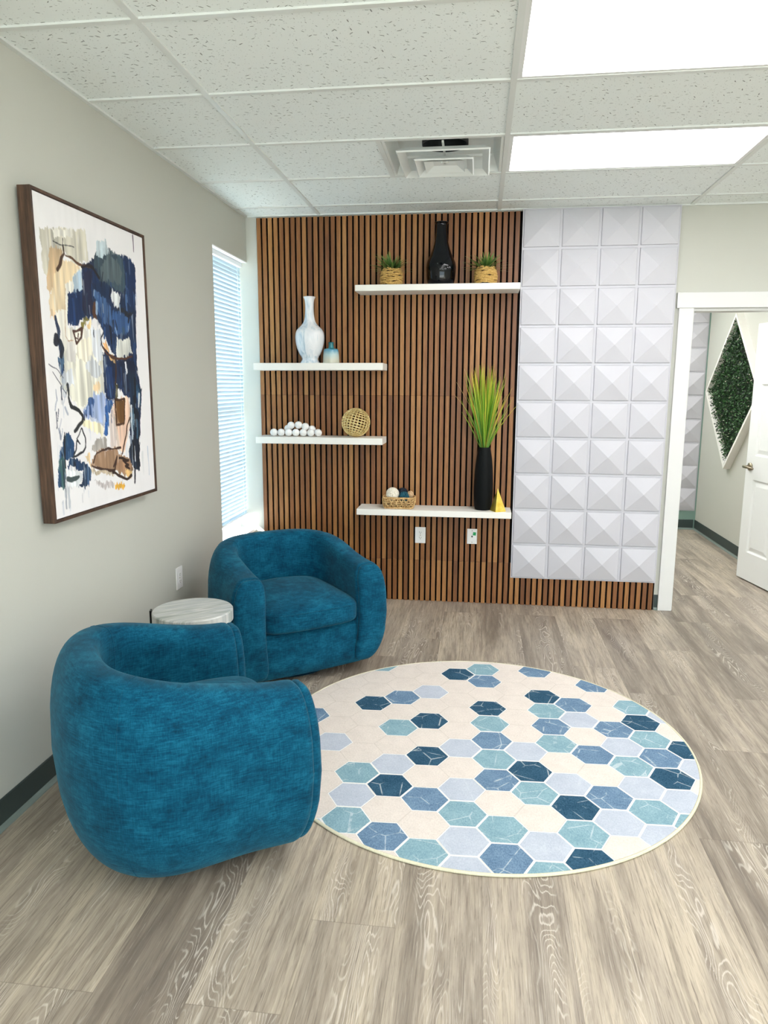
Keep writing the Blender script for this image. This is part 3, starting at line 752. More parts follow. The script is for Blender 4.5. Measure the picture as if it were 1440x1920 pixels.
for k in range(4): bm.faces.new((vs_[k], vs_[(k+1) % 4], vt_[(k+1) % 4], vt_[k]))
link('tape', bm, 'green_tape', t)['label'] = 'green square of tape'

# ------------------------------------------------------------------ round rug with printed hexagons
rug = thing('round_rug', 'round cream rug with scattered blue hexagons in front of the armchairs', 'rug', (1.683, -2.087, 0))
RR = .914
O_ = Vector((1.72434-1.683, -1.77752+2.087)); A1 = Vector((.007015, -.161941)); A2 = Vector((.143834, -.076121))
CELLS = {'T': [(-1,-4),(-3,-2),(-5,3),(3,5),(-3,0),(3,-3),(1,0),(6,-4),(3,0),(-1,2),(1,2),(-3,5),(-1,5),(1,4),(8,-4),(8,-2),(6,-1),(4,1),(3,4),(5,2),(6,0),(7,1)], 'D': [(-2,-1),(2,-4),(2,-2),(0,0),(4,-2),(-2,2),(3,1),(-2,5),(-1,6),(1,5),(6,-3),(4,2),(6,2)], 'B': [(-2,0),(1,-3),(4,-6),(2,0),(-4,2),(-4,4),(-2,3),(0,2),(4,0),(-1,4),(0,5),(1,3),(6,-2),(8,-3),(3,3),(7,0)], 'L': [(0,-2),(5,-5),(3,-1),(5,-3),(-1,3),(2,1),(-3,6),(0,4),(0,6),(7,-4),(5,-1),(9,-5),(7,-1),(8,-1),(3,2),(2,4),(4,3),(2,5),(4,4),(6,1)]}
ctype = {tuple(t_): k for k, l in CELLS.items() for t_ in l}
circ = [(math.cos(2*PI*k/160)*(RR-.010), math.sin(2*PI*k/160)*(RR-.010)) for k in range(160)]
def clip(poly):
    for k in range(160):
        a, b = circ[k], circ[(k+1) % 160]
        def ins(p): return (b[0]-a[0])*(p[1]-a[1])-(b[1]-a[1])*(p[0]-a[0])
        out = []
        for i in range(len(poly)):
            p, q = poly[i], poly[(i+1) % len(poly)]; dp_, dq = ins(p), ins(q)
            if dp_ >= 0: out.append(p)
            if (dp_ >= 0) != (dq >= 0):
                f = dp_/(dp_-dq); out.append((p[0]+(q[0]-p[0])*f, p[1]+(q[1]-p[1])*f))
        poly = out
        if len(poly) < 3: return None
    return poly
mats = ['rug_cream', 'rug_grout', 'rug_seam', 'rug_dark', 'rug_blue', 'rug_teal', 'rug_pale']
bm = bmesh.new()
lathe(bm, [(.0005, .0085), (RR-.009, .0085)], 160, cap=False)
ra = math.atan2(A1.y, A1.x)+PI/6
for i in range(-8, 13):
    for j in range(-9, 10):
        c = O_+A1*i+A2*j
        if c.length > RR+.1: continue
        k = ctype.get((i, j))
        def hexa(r): return [(c.x+r*math.cos(ra+PI/3*q), c.y+r*math.sin(ra+PI/3*q)) for q in range(6)]
        rf = .1624/math.sqrt(3)
        layers = [(rf*1.0, 'rug_grout', .0087), (rf*.948, {'D': 'rug_dark', 'B': 'rug_blue', 'T': 'rug_teal', 'L': 'rug_pale'}[k], .0088)] if k else [(rf*.999, 'rug_seam', .0086), (rf*.975, 'rug_cream', .00875)]
        if not k and any((i+a, j+b) in ctype and False for a in (0,) for b in (0,)): pass
        for r, m, z in layers:
            pl = clip(hexa(r))
            if pl: bm.faces.new([bm.verts.new((x, y, z)) for x, y in pl]).material_index = mats.index(m)
link('pile', bm, mats, rug)
bm = bmesh.new(); prof = [(RR-.011, 0), (RR-.004, 0), (RR, .004), (RR-.002, .0085), (RR-.007, .0105), (RR-.011, .0088)]
lathe(bm, prof+[prof[0]], 160, cap=False)
link('binding', bm, 'rug_binding', rug, smooth=True)

# ------------------------------------------------------------------ swivel barrel armchairs
def make_chair():
    w, t, a, b = .442, .178, .35, .375
    wc = w-t/2; y0 = .02; rb = b-t/2+y0
    path = []
    for k in range(14): path.append((wc, a+(y0-a)*k/14))
    n = 44
    for k in range(n+1):
        ph = PI*k/n; c_, s_ = math.cos(ph), math.sin(ph); e = .80
        path.append((wc*math.copysign(abs(c_)**e, c_), y0-rb*abs(s_)**e))
    for k in range(1, 15): path.append((-wc, y0+(a-y0)*k/14))
    # even spacing
    P = [Vector(p) for p in path]; d = [0]
    for i in range(1, len(P)): d.append(d[-1]+(P[i]-P[i-1]).length)
    N = 84; Q = []
    for k in range(N):
        s_ = d[-1]*k/(N-1); i = max(i for i in range(len(d)) if d[i] <= s_+1e-9); i = min(i, len(P)-2)
        Q.append(P[i].lerp(P[i+1], (s_-d[i])/(d[i+1]-d[i]) if d[i+1] > d[i] else 0))
    zbot = .056
    def sstep(x): x = max(0, min(1, x)); return x*x*(3-2*x)
    MM = 44
    def top(y): return .612+.102*sstep((a-y)/(a+b)*1.08)
    def section(i, scale=1.0, fwd=0.0):
        p = Q[i]; tg = (Q[min(i+1, N-1)]-Q[max(i-1, 0)]).normalized()
        nrm = Vector((tg.y, -tg.x))
        if nrm.dot(p-Vector((0, .1))) < 0: nrm = -nrm
        zt_ = top(p.y); zm = (zbot+zt_)/2; hz = (zt_-zbot)/2
        fr = sstep((p.y-.12)/.24)            # 1 at the arm front
        th = t*(1-.10*(1-fr))
        out = []
        for k in range(MM):
            an = 2*PI*k/MM; c_, s_ = math.cos(an), math.sin(an)
            en, ez = .62, .46
            n_ = th/2*math.copysign(abs(c_)**en, c_)*scale; zz = hz*math.copysign(abs(s_)**ez, s_)
            sc2 = 1-(1-scale)*th/2/hz
            u_ = zz/hz
            lean = -.060*max(0, -u_)**2-.030*max(0, u_)**2.2
            lean *= (1.0-.25*fr)
            q = p+nrm*(n_+lean)
            f_ = fr*(-(.016 if u_ > 0 else .034)*u_*u_)+fwd
            out.append((q.x, q.y+f_, zm+zz*sc2))
        return out
    t_ = thing('swivel_armchair', 'teal', 'armchair', (0, 0, 0), group='teal barrel armchairs')
    bm = bmesh.new(); rings = []
    seq = [(0, .84, -.006), (0, .92, -.004), (0, .975, -.011)]+[(i, 1.0, -.024 if i in (0, N-1) else (-.010 if i in (1, N-2) else 0)) for i in range(N)]+[(N-1, .975, -.011), (N-1, .92, -.004), (N-1, .84, -.006)]
    for i, sc, fw in seq: rings.append([bm.verts.new(v_) for v_ in section(i, sc, fw)])
    for A_, B_ in zip(rings, rings[1:]):
        for k in range(MM): bm.faces.new((A_[k], A_[(k+1) % MM], B_[(k+1) % MM], B_[k]))
    for r in (rings[0], rings[-1]): bm.faces.new(r)
    shell = link('barrel_shell', bm, 'teal_chenille', t_, smooth=True)
    # seam welts where back and arms meet, inside and outside
    for i in (26, N-1-26): link('seam', tube(bmesh.new(), section(i, 1.0), .0016, 5, closed=True), 'teal_chenille', shell, smooth=True)
    for i in (0, N-1):
        bm = bmesh.new(); rs = []
        for sc, fw in ((.82, -.008), (.895, -.006), (.935, .002), (.945, .009), (.92, .018), (.82, .027), (.6, .034), (.3, .037)): rs.append([bm.verts.new(v_) for v_ in section(i, sc, fw)])
        for A_, B_ in zip(rs, rs[1:]):
            for k in range(MM): bm.faces.new((A_[k], A_[(k+1) % MM], B_[(k+1) % MM], B_[k]))
        bm.faces.new(rs[-1]); bm.faces.new(rs[0])
        pn = link('arm_front_panel', bm, 'teal_chenille', t_, smooth=True)
    # seat cushion: domed, with a rounded front
    def superq(bm, c, ax, ex, nu=64, nv=32, crown=0.0, fn=None):
        rings = []
        for j in range(1, nv):
            v_ = -PI/2+PI*j/nv; row = []
            for i in range(nu):
                an = 2*PI*i/nu; cv = abs(math.cos(v_))**ex[1]; sv = math.copysign(abs(math.sin(v_))**ex[1], math.sin(v_))
                x = ax[0]*math.copysign(abs(math.cos(an))**ex[0], math.cos(an))*cv; y = ax[1]*math.copysign(abs(math.sin(an))**ex[0], math.sin(an))*cv; z = ax[2]*sv
                if z > 0: z += crown*(1-(x/ax[0])**2)*(1-(y/ax[1])**2)
                y += .022*(1-(x/ax[0])**2)*(1 if y > 0 else 0)*abs(y/ax[1])
                row.append(bm.verts.new((c[0]+x, c[1]+y, c[2]+z)))
            rings.append(row)
        for A_, B_ in zip(rings, rings[1:]):
            for k in range(nu): bm.faces.new((A_[k], A_[(k+1) % nu], B_[(k+1) % nu], B_[k]))
        bm.faces.new(rings[0][::-1]); bm.faces.new(rings[-1]); return bm
    cu = link('seat_cushion', superq(bmesh.new(), (0, .065, .362), (.276, .312, .068), (.26, .36), crown=.055), 'teal_chenille', t_, smooth=True)
    bm = bmesh.new(); tube(bm, [(x, .065+.312*(1-abs(x/.276)**7)**(1/7)*.985+.022*(1-(x/.276)**2)*.98+.001, .405) for x in [-.255+.51*k/24 for k in range(25)]], .0022, 5)
    link('piping', bm, 'teal_chenille', cu, smooth=True)
    # apron under the cushion
    bm = bmesh.new(); rows_ = []
    for z, yb_ in ((.052, .312), (.058, .324), (.12, .333), (.2, .335), (.27, .331), (.292, .322), (.297, .307)):
        rows_.append([bm.verts.new((x, yb_+.012*(1-(x/.29)**2), z)) for x in [-.292+.584*k/16 for k in range(17)]])
    back = [bm.verts.new((x, .24, .297)) for x in (-.292, .292)]; bb = [bm.verts.new((x, .24, .052)) for x in (-.292, .292)]
    for A_, B_ in zip(rows_, rows_[1:]):
        for k in range(16): bm.faces.new((A_[k], A_[k+1], B_[k+1], B_[k]))
    bm.faces.new(rows_[-1]+[back[1], back[0]]); bm.faces.new(rows_[0][::-1]+[bb[0], bb[1]]); bm.faces.new((back[0], back[1], bb[1], bb[0]))
    link('front_apron', bm, 'teal_chenille', t_, smooth=True)
    # underside and swivel plinth
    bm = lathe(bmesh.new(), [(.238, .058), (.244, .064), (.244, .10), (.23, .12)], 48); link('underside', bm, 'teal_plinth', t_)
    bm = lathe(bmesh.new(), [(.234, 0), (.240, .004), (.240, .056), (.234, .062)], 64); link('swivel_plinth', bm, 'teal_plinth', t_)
    return t_
c1 = make_chair()
def place(o, x, y, th): o.location = (x, y, 0); o.rotation_euler = (0, 0, math.radians(th)-PI/2)
CH1 = (.613, -2.900, 38.0); CH2 = (.600, -1.300, -52.0)
place(c1, *CH1); c1['label'] = 'nearer teal barrel armchair, seen from behind its right side'
c2 = c1.copy(); COL.objects.link(c2); place(c2, *CH2)
for ch in list(c1.children):
    d = ch.copy(); COL.objects.link(d); d.parent = c2
    for g in ch.children:
        e = g.copy(); COL.objects.link(e); e.parent = d
c2['label'] = 'farther teal barrel armchair, facing the viewer beside the window corner'

# ------------------------------------------------------------------ round side table between the chairs
tb = thing('side_table', 'round side table with striped grey stone top between the armchairs', 'side table', (.352, -2.036, 0))
bm = lathe(bmesh.new(), [(.0005, .475), (.178, .475), (.183, .479), (.183, .526), (.179, .531), (.0005, .531)], 72, cap=False)
link('table_top', bm, 'striped_stone', tb)
def bar(an, r0, top):
    bm = bmesh.new(); box(bm, r0, r0+.008, -.016, .016, 0.0, top)
    bmesh.ops.rotate(bm, verts=bm.verts[:], cent=(0, 0, 0), matrix=Matrix.Rotation(an, 3, 'Z')); return bm
for an, r0, top in ((197, .1835, .536), (317, .160, .4748), (77, .160, .4748)): link('leg', bar(math.radians(an), r0, top), 'black_metal', tb, bevel=.001)
bm = lathe(bmesh.new(), [(.160, 0), (.1835, 0), (.1835, .010), (.160, .010), (.160, 0)], 64, cap=False); link('base_ring', bm, 'black_metal', tb)

# ------------------------------------------------------------------ framed abstract painting
fr_y0, fr_y1, fr_z0, fr_z1 = -2.603, -1.722, 1.033, 2.246
pc = ((fr_y0+fr_y1)/2, (fr_z0+fr_z1)/2); fy, fz = (fr_y1-fr_y0)/2, (fr_z1-fr_z0)/2
art = thing('framed_painting', 'large abstract painting in blue, cream and brown, walnut framed, on the left wall', 'painting', (0, pc[0], pc[1]))
b = .011
link('frame', bx((.012, .062, -fy, -fy+b, -fz, fz), (.012, .062, fy-b, fy, -fz, fz), (.012, .062, -fy+b, fy-b, -fz, -fz+b), (.012, .062, -fy+b, fy-b, fz-b, fz)), 'frame_wood', art, bevel=.001)
link('back_panel', bx((.001, .045, -fy+.02, fy-.02, -fz+.02, fz-.02)), 'black_felt', art)
PAINT=[
('p',(230,226,214),[(0.198,0.175),(0.355,0.181),(0.361,0.256),(0.228,0.278),(0.197,0.388),(0.492,0.378),(0.49,0.513),(0.176,0.524),(0.125,0.464),(0.108,0.339),(0.081,0.283)]),
('p',(228,226,212),[(0.131,0.47),(0.517,0.458),(0.511,0.617),(0.376,0.64),(0.291,0.663),(0.188,0.623),(0.109,0.572)]),
('p',(12,32,66),[(0.355,0.181),(0.502,0.124),(0.781,0.095),(0.898,0.117),(0.851,0.508),(0.739,0.517),(0.778,0.399),(0.642,0.398),(0.603,0.459),(0.527,0.39),(0.452,0.34),(0.338,0.351),(0.261,0.375),(0.207,0.372),(0.221,0.279),(0.343,0.261)]),
('p',(14,34,70),[(0.494,0.459),(0.618,0.465),(0.851,0.448),(0.853,0.506),(0.896,0.594),(0.879,0.667),(0.841,0.776),(0.82,0.912),(0.719,0.866),(0.733,0.77),(0.755,0.628),(0.694,0.616),(0.622,0.567),(0.593,0.632),(0.501,0.623),(0.496,0.541)]),
('p',(196,204,222),[(0.364,0.611),(0.504,0.603),(0.486,0.722),(0.384,0.704),(0.288,0.681),(0.291,0.656)]),
('p',(232,212,196),[(0.542,0.658),(0.756,0.617),(0.741,0.72),(0.674,0.823),(0.521,0.802)]),
('p',(208,203,186),[(0.04,0.101),(0.416,0.055),(0.414,0.154),(0.291,0.176),(0.231,0.156),(0.181,0.189),(0.109,0.233),(0.053,0.239),(0.039,0.218)]),
('p',(225,222,212),[(0.13,0.093),(0.307,0.068),(0.287,0.096),(0.14,0.12)]),
('p',(196,168,132),[(0.101,0.145),(0.203,0.144),(0.164,0.203),(0.139,0.224),(0.109,0.28),(0.059,0.29),(0.07,0.237),(0.091,0.211)]),
('p',(226,205,168),[(0.205,0.18),(0.356,0.174),(0.285,0.214),(0.209,0.252),(0.191,0.327),(0.114,0.345),(0.068,0.365),(0.069,0.313),(0.111,0.268),(0.123,0.234)]),
('p',(222,196,160),[(0.073,0.336),(0.111,0.342),(0.103,0.367),(0.075,0.365)]),
('p',(170,190,205),[(0.277,0.214),(0.358,0.19),(0.351,0.267),(0.276,0.274)]),
('p',(10,38,78),[(0.229,0.272),(0.352,0.257),(0.362,0.193),(0.46,0.168),(0.518,0.201),(0.475,0.246),(0.426,0.332),(0.329,0.355),(0.285,0.376),(0.206,0.375),(0.214,0.325)]),
('p',(28,32,58),[(0.37,0.192),(0.458,0.178),(0.426,0.332),(0.364,0.343),(0.334,0.322),(0.351,0.267)]),
('p',(60,80,90),[(0.494,0.118),(0.533,0.103),(0.62,0.088),(0.759,0.101),(0.782,0.159),(0.76,0.237),(0.688,0.229),(0.581,0.219),(0.516,0.215),(0.494,0.178),(0.46,0.168)]),
('p',(86,100,104),[(0.597,0.115),(0.695,0.113),(0.75,0.163),(0.722,0.208),(0.613,0.198),(0.536,0.206),(0.532,0.167)]),
('p',(190,205,210),[(0.5,0.081),(0.6,0.062),(0.609,0.096),(0.557,0.127),(0.502,0.127)]),
('p',(10,38,78),[(0.775,0.096),(0.835,0.092),(0.892,0.118),(0.892,0.199),(0.873,0.283),(0.773,0.29),(0.779,0.181)]),
('p',(16,40,74),[(0.434,0.223),(0.582,0.215),(0.677,0.234),(0.757,0.255),(0.873,0.286),(0.859,0.414),(0.845,0.509),(0.783,0.509),(0.803,0.45),(0.642,0.469),(0.603,0.459),(0.527,0.39),(0.462,0.33),(0.435,0.276)]),
('p',(70,104,150),[(0.448,0.248),(0.538,0.257),(0.608,0.295),(0.618,0.364),(0.541,0.358),(0.474,0.312)]),
('p',(50,84,130),[(0.627,0.304),(0.792,0.307),(0.806,0.361),(0.759,0.385),(0.614,0.385)]),
('p',(225,228,226),[(0.628,0.228),(0.717,0.244),(0.7,0.288),(0.639,0.286),(0.613,0.26)]),
('p',(30,34,44),[(0.669,0.291),(0.86,0.295),(0.802,0.314),(0.677,0.304)]),
('p',(226,226,216),[(0.652,0.401),(0.79,0.395),(0.815,0.449),(0.725,0.466),(0.641,0.476),(0.626,0.441)]),
('p',(92,56,34),[(0.433,0.289),(0.467,0.296),(0.461,0.34),(0.432,0.351),(0.428,0.319)]),
('p',(128,118,50),[(0.347,0.347),(0.39,0.341),(0.342,0.379),(0.312,0.384)]),
('p',(238,205,150),[(0.416,0.346),(0.425,0.368),(0.393,0.382),(0.369,0.372)]),
('p',(222,226,232),[(0.411,0.376),(0.492,0.378),(0.486,0.479),(0.437,0.501),(0.4,0.448)]),
('p',(232,226,206),[(0.276,0.437),(0.408,0.399),(0.407,0.461),(0.341,0.502),(0.24,0.517)]),
('p',(210,206,200),[(0.191,0.425),(0.268,0.437),(0.242,0.504),(0.173,0.496)]),
('s',(24,40,70),9,[(0.111,0.363),(0.126,0.409),(0.126,0.458),(0.137,0.488)]),
('s',(16,20,34),16,[(0.109,0.419),(0.104,0.443)]),
('s',(16,24,40),12,[(0.137,0.436),(0.145,0.457),(0.136,0.482)]),
('p',(232,180,120),[(0.504,0.418),(0.541,0.42),(0.566,0.45),(0.536,0.458)]),
('p',(214,176,120),[(0.564,0.464),(0.622,0.469),(0.612,0.498),(0.57,0.488)]),
('p',(232,230,214),[(0.255,0.478),(0.348,0.494),(0.432,0.493),(0.374,0.544),(0.418,0.589),(0.36,0.633),(0.277,0.65),(0.196,0.617),(0.179,0.587),(0.243,0.557)]),
('p',(198,202,206),[(0.322,0.507),(0.383,0.481),(0.475,0.502),(0.478,0.537),(0.423,0.557),(0.359,0.535)]),
('p',(240,212,168),[(0.413,0.567),(0.457,0.56),(0.434,0.599),(0.383,0.595)]),
('p',(218,222,226),[(0.12,0.54),(0.211,0.518),(0.234,0.572),(0.179,0.581),(0.117,0.566)]),
('p',(60,90,120),[(0.107,0.488),(0.157,0.486),(0.15,0.531),(0.112,0.545)]),
('p',(12,34,70),[(0.498,0.465),(0.605,0.489),(0.601,0.584),(0.575,0.625),(0.511,0.617),(0.505,0.541)]),
('p',(18,50,100),[(0.519,0.507),(0.593,0.506),(0.588,0.604),(0.522,0.61)]),
('p',(12,28,56),[(0.644,0.485),(0.778,0.472),(0.849,0.502),(0.832,0.542),(0.76,0.592),(0.716,0.606),(0.662,0.567)]),
('p',(230,232,236),[(0.719,0.483),(0.735,0.485),(0.746,0.515),(0.733,0.529)]),
('p',(14,36,60),[(0.76,0.521),(0.833,0.532),(0.89,0.594),(0.887,0.653),(0.844,0.681),(0.772,0.65),(0.748,0.599)]),
('p',(40,84,112),[(0.84,0.557),(0.884,0.601),(0.875,0.66),(0.831,0.622)]),
('p',(12,24,40),[(0.762,0.65),(0.856,0.674),(0.843,0.799),(0.82,0.916),(0.777,0.904),(0.709,0.862),(0.705,0.818),(0.752,0.786),(0.788,0.759),(0.752,0.714)]),
('p',(130,150,160),[(0.747,0.678),(0.799,0.687),(0.789,0.752),(0.749,0.735)]),
('p',(160,178,214),[(0.382,0.602),(0.487,0.6),(0.495,0.663),(0.462,0.708),(0.385,0.695),(0.358,0.652)]),
('p',(54,88,140),[(0.292,0.653),(0.381,0.611),(0.395,0.627),(0.37,0.678),(0.32,0.679),(0.29,0.669)]),
('p',(34,84,150),[(0.502,0.617),(0.584,0.632),(0.521,0.677),(0.525,0.711),(0.5,0.756),(0.464,0.754),(0.485,0.669)]),
('p',(236,200,176),[(0.563,0.645),(0.601,0.646),(0.598,0.728),(0.624,0.819),(0.675,0.816),(0.704,0.754),(0.747,0.678),(0.736,0.613),(0.654,0.619),(0.584,0.693)]),
('p',(236,222,214),[(0.54,0.671),(0.581,0.713),(0.582,0.803),(0.521,0.798),(0.523,0.724)]),
('p',(100,66,26),[(0.599,0.628),(0.698,0.625),(0.679,0.718),(0.59,0.719)]),
('p',(70,66,28),[(0.603,0.567),(0.642,0.567),(0.619,0.625),(0.599,0.625)]),
('p',(234,226,190),[(0.287,0.687),(0.384,0.704),(0.461,0.714),(0.455,0.75),(0.345,0.738),(0.275,0.712)]),
('p',(176,170,162),[(0.375,0.762),(0.481,0.759),(0.489,0.799),(0.385,0.808),(0.336,0.798)]),
('p',(148,116,88),[(0.33,0.839),(0.386,0.805),(0.567,0.805),(0.622,0.83),(0.72,0.855),(0.746,0.897),(0.71,0.923),(0.554,0.893),(0.428,0.871),(0.327,0.855)]),
('p',(176,136,104),[(0.56,0.856),(0.67,0.844),(0.738,0.879),(0.711,0.919),(0.611,0.902)]),
('p',(230,200,150),[(0.276,0.812),(0.318,0.803),(0.327,0.858),(0.296,0.839)]),
('p',(216,180,120),[(0.652,0.896),(0.74,0.901),(0.72,0.928),(0.668,0.926)]),
('p',(202,186,160),[(0.327,0.858),(0.517,0.886),(0.553,0.903),(0.461,0.894),(0.324,0.874)]),
('p',(206,198,196),[(0.345,0.902),(0.387,0.913),(0.53,0.929),(0.526,0.952),(0.384,0.929)]),
('p',(240,180,60),[(0.529,0.932),(0.577,0.932),(0.646,0.941),(0.622,0.963),(0.546,0.951)]),
('p',(16,58,98),[(0.064,0.778),(0.094,0.762),(0.116,0.734),(0.151,0.724),(0.181,0.768),(0.175,0.807),(0.129,0.821),(0.1,0.816),(0.054,0.818)]),
('p',(62,104,104),[(0.055,0.815),(0.106,0.802),(0.093,0.911),(0.048,0.903),(0.043,0.87)]),
('p',(10,42,74),[(0.111,0.841),(0.144,0.82),(0.197,0.815),(0.264,0.837),(0.318,0.864),(0.317,0.893),(0.285,0.918),(0.251,0.925),(0.198,0.914),(0.239,0.897),(0.244,0.869),(0.192,0.852)]),
('p',(226,230,232),[(0.117,0.85),(0.198,0.858),(0.235,0.871),(0.224,0.895),(0.182,0.915),(0.116,0.905),(0.105,0.882)]),
('s',(50,64,66),9,[(0.113,0.874),(0.149,0.881),(0.21,0.881)]),
('s',(20,22,26),8,[(0.169,0.575),(0.171,0.611),(0.192,0.644),(0.252,0.658),(0.28,0.678),(0.27,0.696),(0.219,0.718),(0.199,0.726)]),
('s',(16,18,24),6,[(0.266,0.719),(0.285,0.753),(0.281,0.781),(0.254,0.798),(0.206,0.807),(0.175,0.81)]),
('s',(16,18,24),5,[(0.258,0.72),(0.214,0.752),(0.235,0.772),(0.213,0.758),(0.201,0.788),(0.184,0.799)]),
('s',(20,20,24),4,[(0.118,0.725),(0.103,0.822),(0.105,0.84)]),
('s',(60,36,20),6,[(0.622,0.475),(0.621,0.523),(0.607,0.571)]),
('s',(70,40,24),5,[(0.544,0.457),(0.58,0.47),(0.655,0.478),(0.779,0.468)]),
('s',(60,34,18),7,[(0.744,0.699),(0.708,0.733),(0.668,0.794),(0.633,0.827)]),
('s',(50,28,20),5,[(0.346,0.844),(0.376,0.814),(0.438,0.802),(0.625,0.809)]),
('s',(50,28,20),5,[(0.327,0.855),(0.428,0.871),(0.546,0.886),(0.582,0.837),(0.538,0.871)]),
('s',(40,22,16),7,[(0.601,0.842),(0.699,0.857),(0.638,0.856),(0.697,0.875),(0.665,0.879),(0.705,0.89)]),
('s',(40,22,16),8,[(0.526,0.894),(0.61,0.913),(0.668,0.929),(0.721,0.924)]),
('s',(14,18,30),6,[(0.766,0.896),(0.761,0.954)]),
('s',(60,34,20),5,[(0.599,0.628),(0.698,0.625),(0.679,0.718),(0.59,0.719),(0.599,0.628)]),
('s',(60,36,22),7,[(0.211,0.137),(0.216,0.158),(0.174,0.19),(0.148,0.214)]),
('s',(84,54,34),5,[(0.22,0.157),(0.292,0.166),(0.356,0.176),(0.441,0.174)]),
('s',(40,40,44),2,[(0.136,0.127),(0.205,0.131),(0.298,0.125)]),
('s',(40,40,44),2,[(0.214,0.107),(0.213,0.149)]),
('s',(60,30,20),7,[(0.249,0.4),(0.324,0.387),(0.312,0.416),(0.264,0.437),(0.249,0.4)]),
('s',(60,30,20),4,[(0.255,0.416),(0.278,0.421),(0.289,0.401)]),
('s',(24,20,24),7,[(0.355,0.179),(0.425,0.168),(0.459,0.175),(0.513,0.202)]),
('s',(16,22,40),7,[(0.528,0.383),(0.492,0.408),(0.501,0.438),(0.554,0.464)]),
('s',(80,44,26),5,[(0.505,0.441),(0.545,0.461),(0.631,0.476),(0.724,0.474),(0.801,0.465)]),
('s',(190,160,130),2,[(0.204,0.265),(0.186,0.333),(0.177,0.419),(0.197,0.434),(0.245,0.429)]),
('s',(80,80,90),2,[(0.036,0.509),(0.088,0.525),(0.141,0.548)]),
('s',(80,80,90),2,[(0.055,0.534),(0.109,0.566),(0.155,0.599)]),
('s',(110,96,110),5,[(0.892,0.007),(0.895,0.062)]),
('s',(160,165,172),5,[(0.09,0.91),(0.084,0.976)]),
('s',(190,195,200),8,[(0.116,0.908),(0.11,0.973)]),
('s',(120,130,150),3,[(0.075,0.586),(0.073,0.621)]),
('s',(40,50,70),5,[(0.114,0.58),(0.119,0.622)]),
('s',(190,200,215),4,[(0.937,0.82),(0.938,0.935)]),
('s',(10,16,28),3,[(0.842,0.797),(0.818,0.881)]),
('s',(60,96,122),7,[(0.823,0.709),(0.816,0.779)]),
('s',(8,14,24),9,[(0.825,0.551),(0.82,0.637)]),
('s',(8,14,24),7,[(0.805,0.617),(0.802,0.703)]),
('s',(8,14,24),9,[(0.759,0.787),(0.759,0.852)]),
('s',(10,16,28),4,[(0.818,0.575),(0.808,0.616)]),
('s',(230,234,236),4,[(0.777,0.808),(0.78,0.869)]),
('s',(60,96,122),7,[(0.784,0.663),(0.768,0.748)]),
('s',(8,14,24),9,[(0.769,0.794),(0.766,0.842)]),
('s',(230,234,236),7,[(0.768,0.654),(0.763,0.714)]),
('s',(230,234,236),9,[(0.862,0.611),(0.855,0.657)]),
('s',(196,206,214),7,[(0.765,0.716),(0.762,0.778)]),
('s',(36,74,124),9,[(0.537,0.375),(0.528,0.405)]),
('s',(36,74,124),3,[(0.61,0.406),(0.613,0.442)]),
('s',(10,18,36),3,[(0.43,0.385),(0.429,0.407)]),
('s',(10,18,36),4,[(0.651,0.338),(0.657,0.369)]),
('s',(8,14,24),3,[(0.5,0.398),(0.482,0.433)]),
('s',(10,18,36),3,[(0.547,0.177),(0.527,0.229)]),
('s',(150,176,206),4,[(0.456,0.245),(0.453,0.265)]),
('s',(150,176,206),4,[(0.646,0.368),(0.657,0.389)]),
('s',(10,18,36),7,[(0.798,0.314),(0.788,0.338)]),
('s',(10,18,36),7,[(0.592,0.363),(0.591,0.42)]),
('s',(150,176,206),3,[(0.706,0.279),(0.705,0.314)]),
('s',(150,176,206),9,[(0.476,0.29),(0.471,0.324)]),
('s',(70,104,150),9,[(0.782,0.237),(0.778,0.289)]),
('s',(70,104,150),3,[(0.805,0.325),(0.788,0.356)]),
('s',(10,18,36),4,[(0.615,0.223),(0.602,0.264)]),
('s',(36,74,124),7,[(0.525,0.323),(0.513,0.361)]),
('s',(170,176,190),3,[(0.129,0.567),(0.123,0.585)]),
('s',(170,176,190),2,[(0.145,0.606),(0.128,0.629)]),
('s',(70,76,92),3,[(0.084,0.652),(0.071,0.688)]),
('s',(120,128,146),5,[(0.074,0.715),(0.083,0.746)]),
('s',(70,76,92),5,[(0.062,0.663),(0.059,0.709)]),
('s',(170,176,190),5,[(0.132,0.646),(0.15,0.666)]),
('s',(196,196,206),3,[(0.095,0.68),(0.07,0.718)]),
('s',(170,176,190),3,[(0.077,0.616),(0.053,0.652)]),
('s',(170,176,190),2,[(0.101,0.714),(0.087,0.741)]),
('s',(70,76,92),2,[(0.172,0.579),(0.151,0.607)]),
('s',(150,168,210),6,[(0.495,0.615),(0.501,0.638)]),
('s',(150,168,210),9,[(0.296,0.661),(0.29,0.681)]),
('s',(20,36,66),3,[(0.291,0.661),(0.291,0.689)]),
('s',(150,168,210),6,[(0.371,0.646),(0.365,0.684)]),
('s',(20,36,66),6,[(0.487,0.679),(0.491,0.704)]),
('s',(150,168,210),9,[(0.332,0.649),(0.324,0.681)]),
('s',(28,52,100),3,[(0.559,0.666),(0.548,0.709)])]

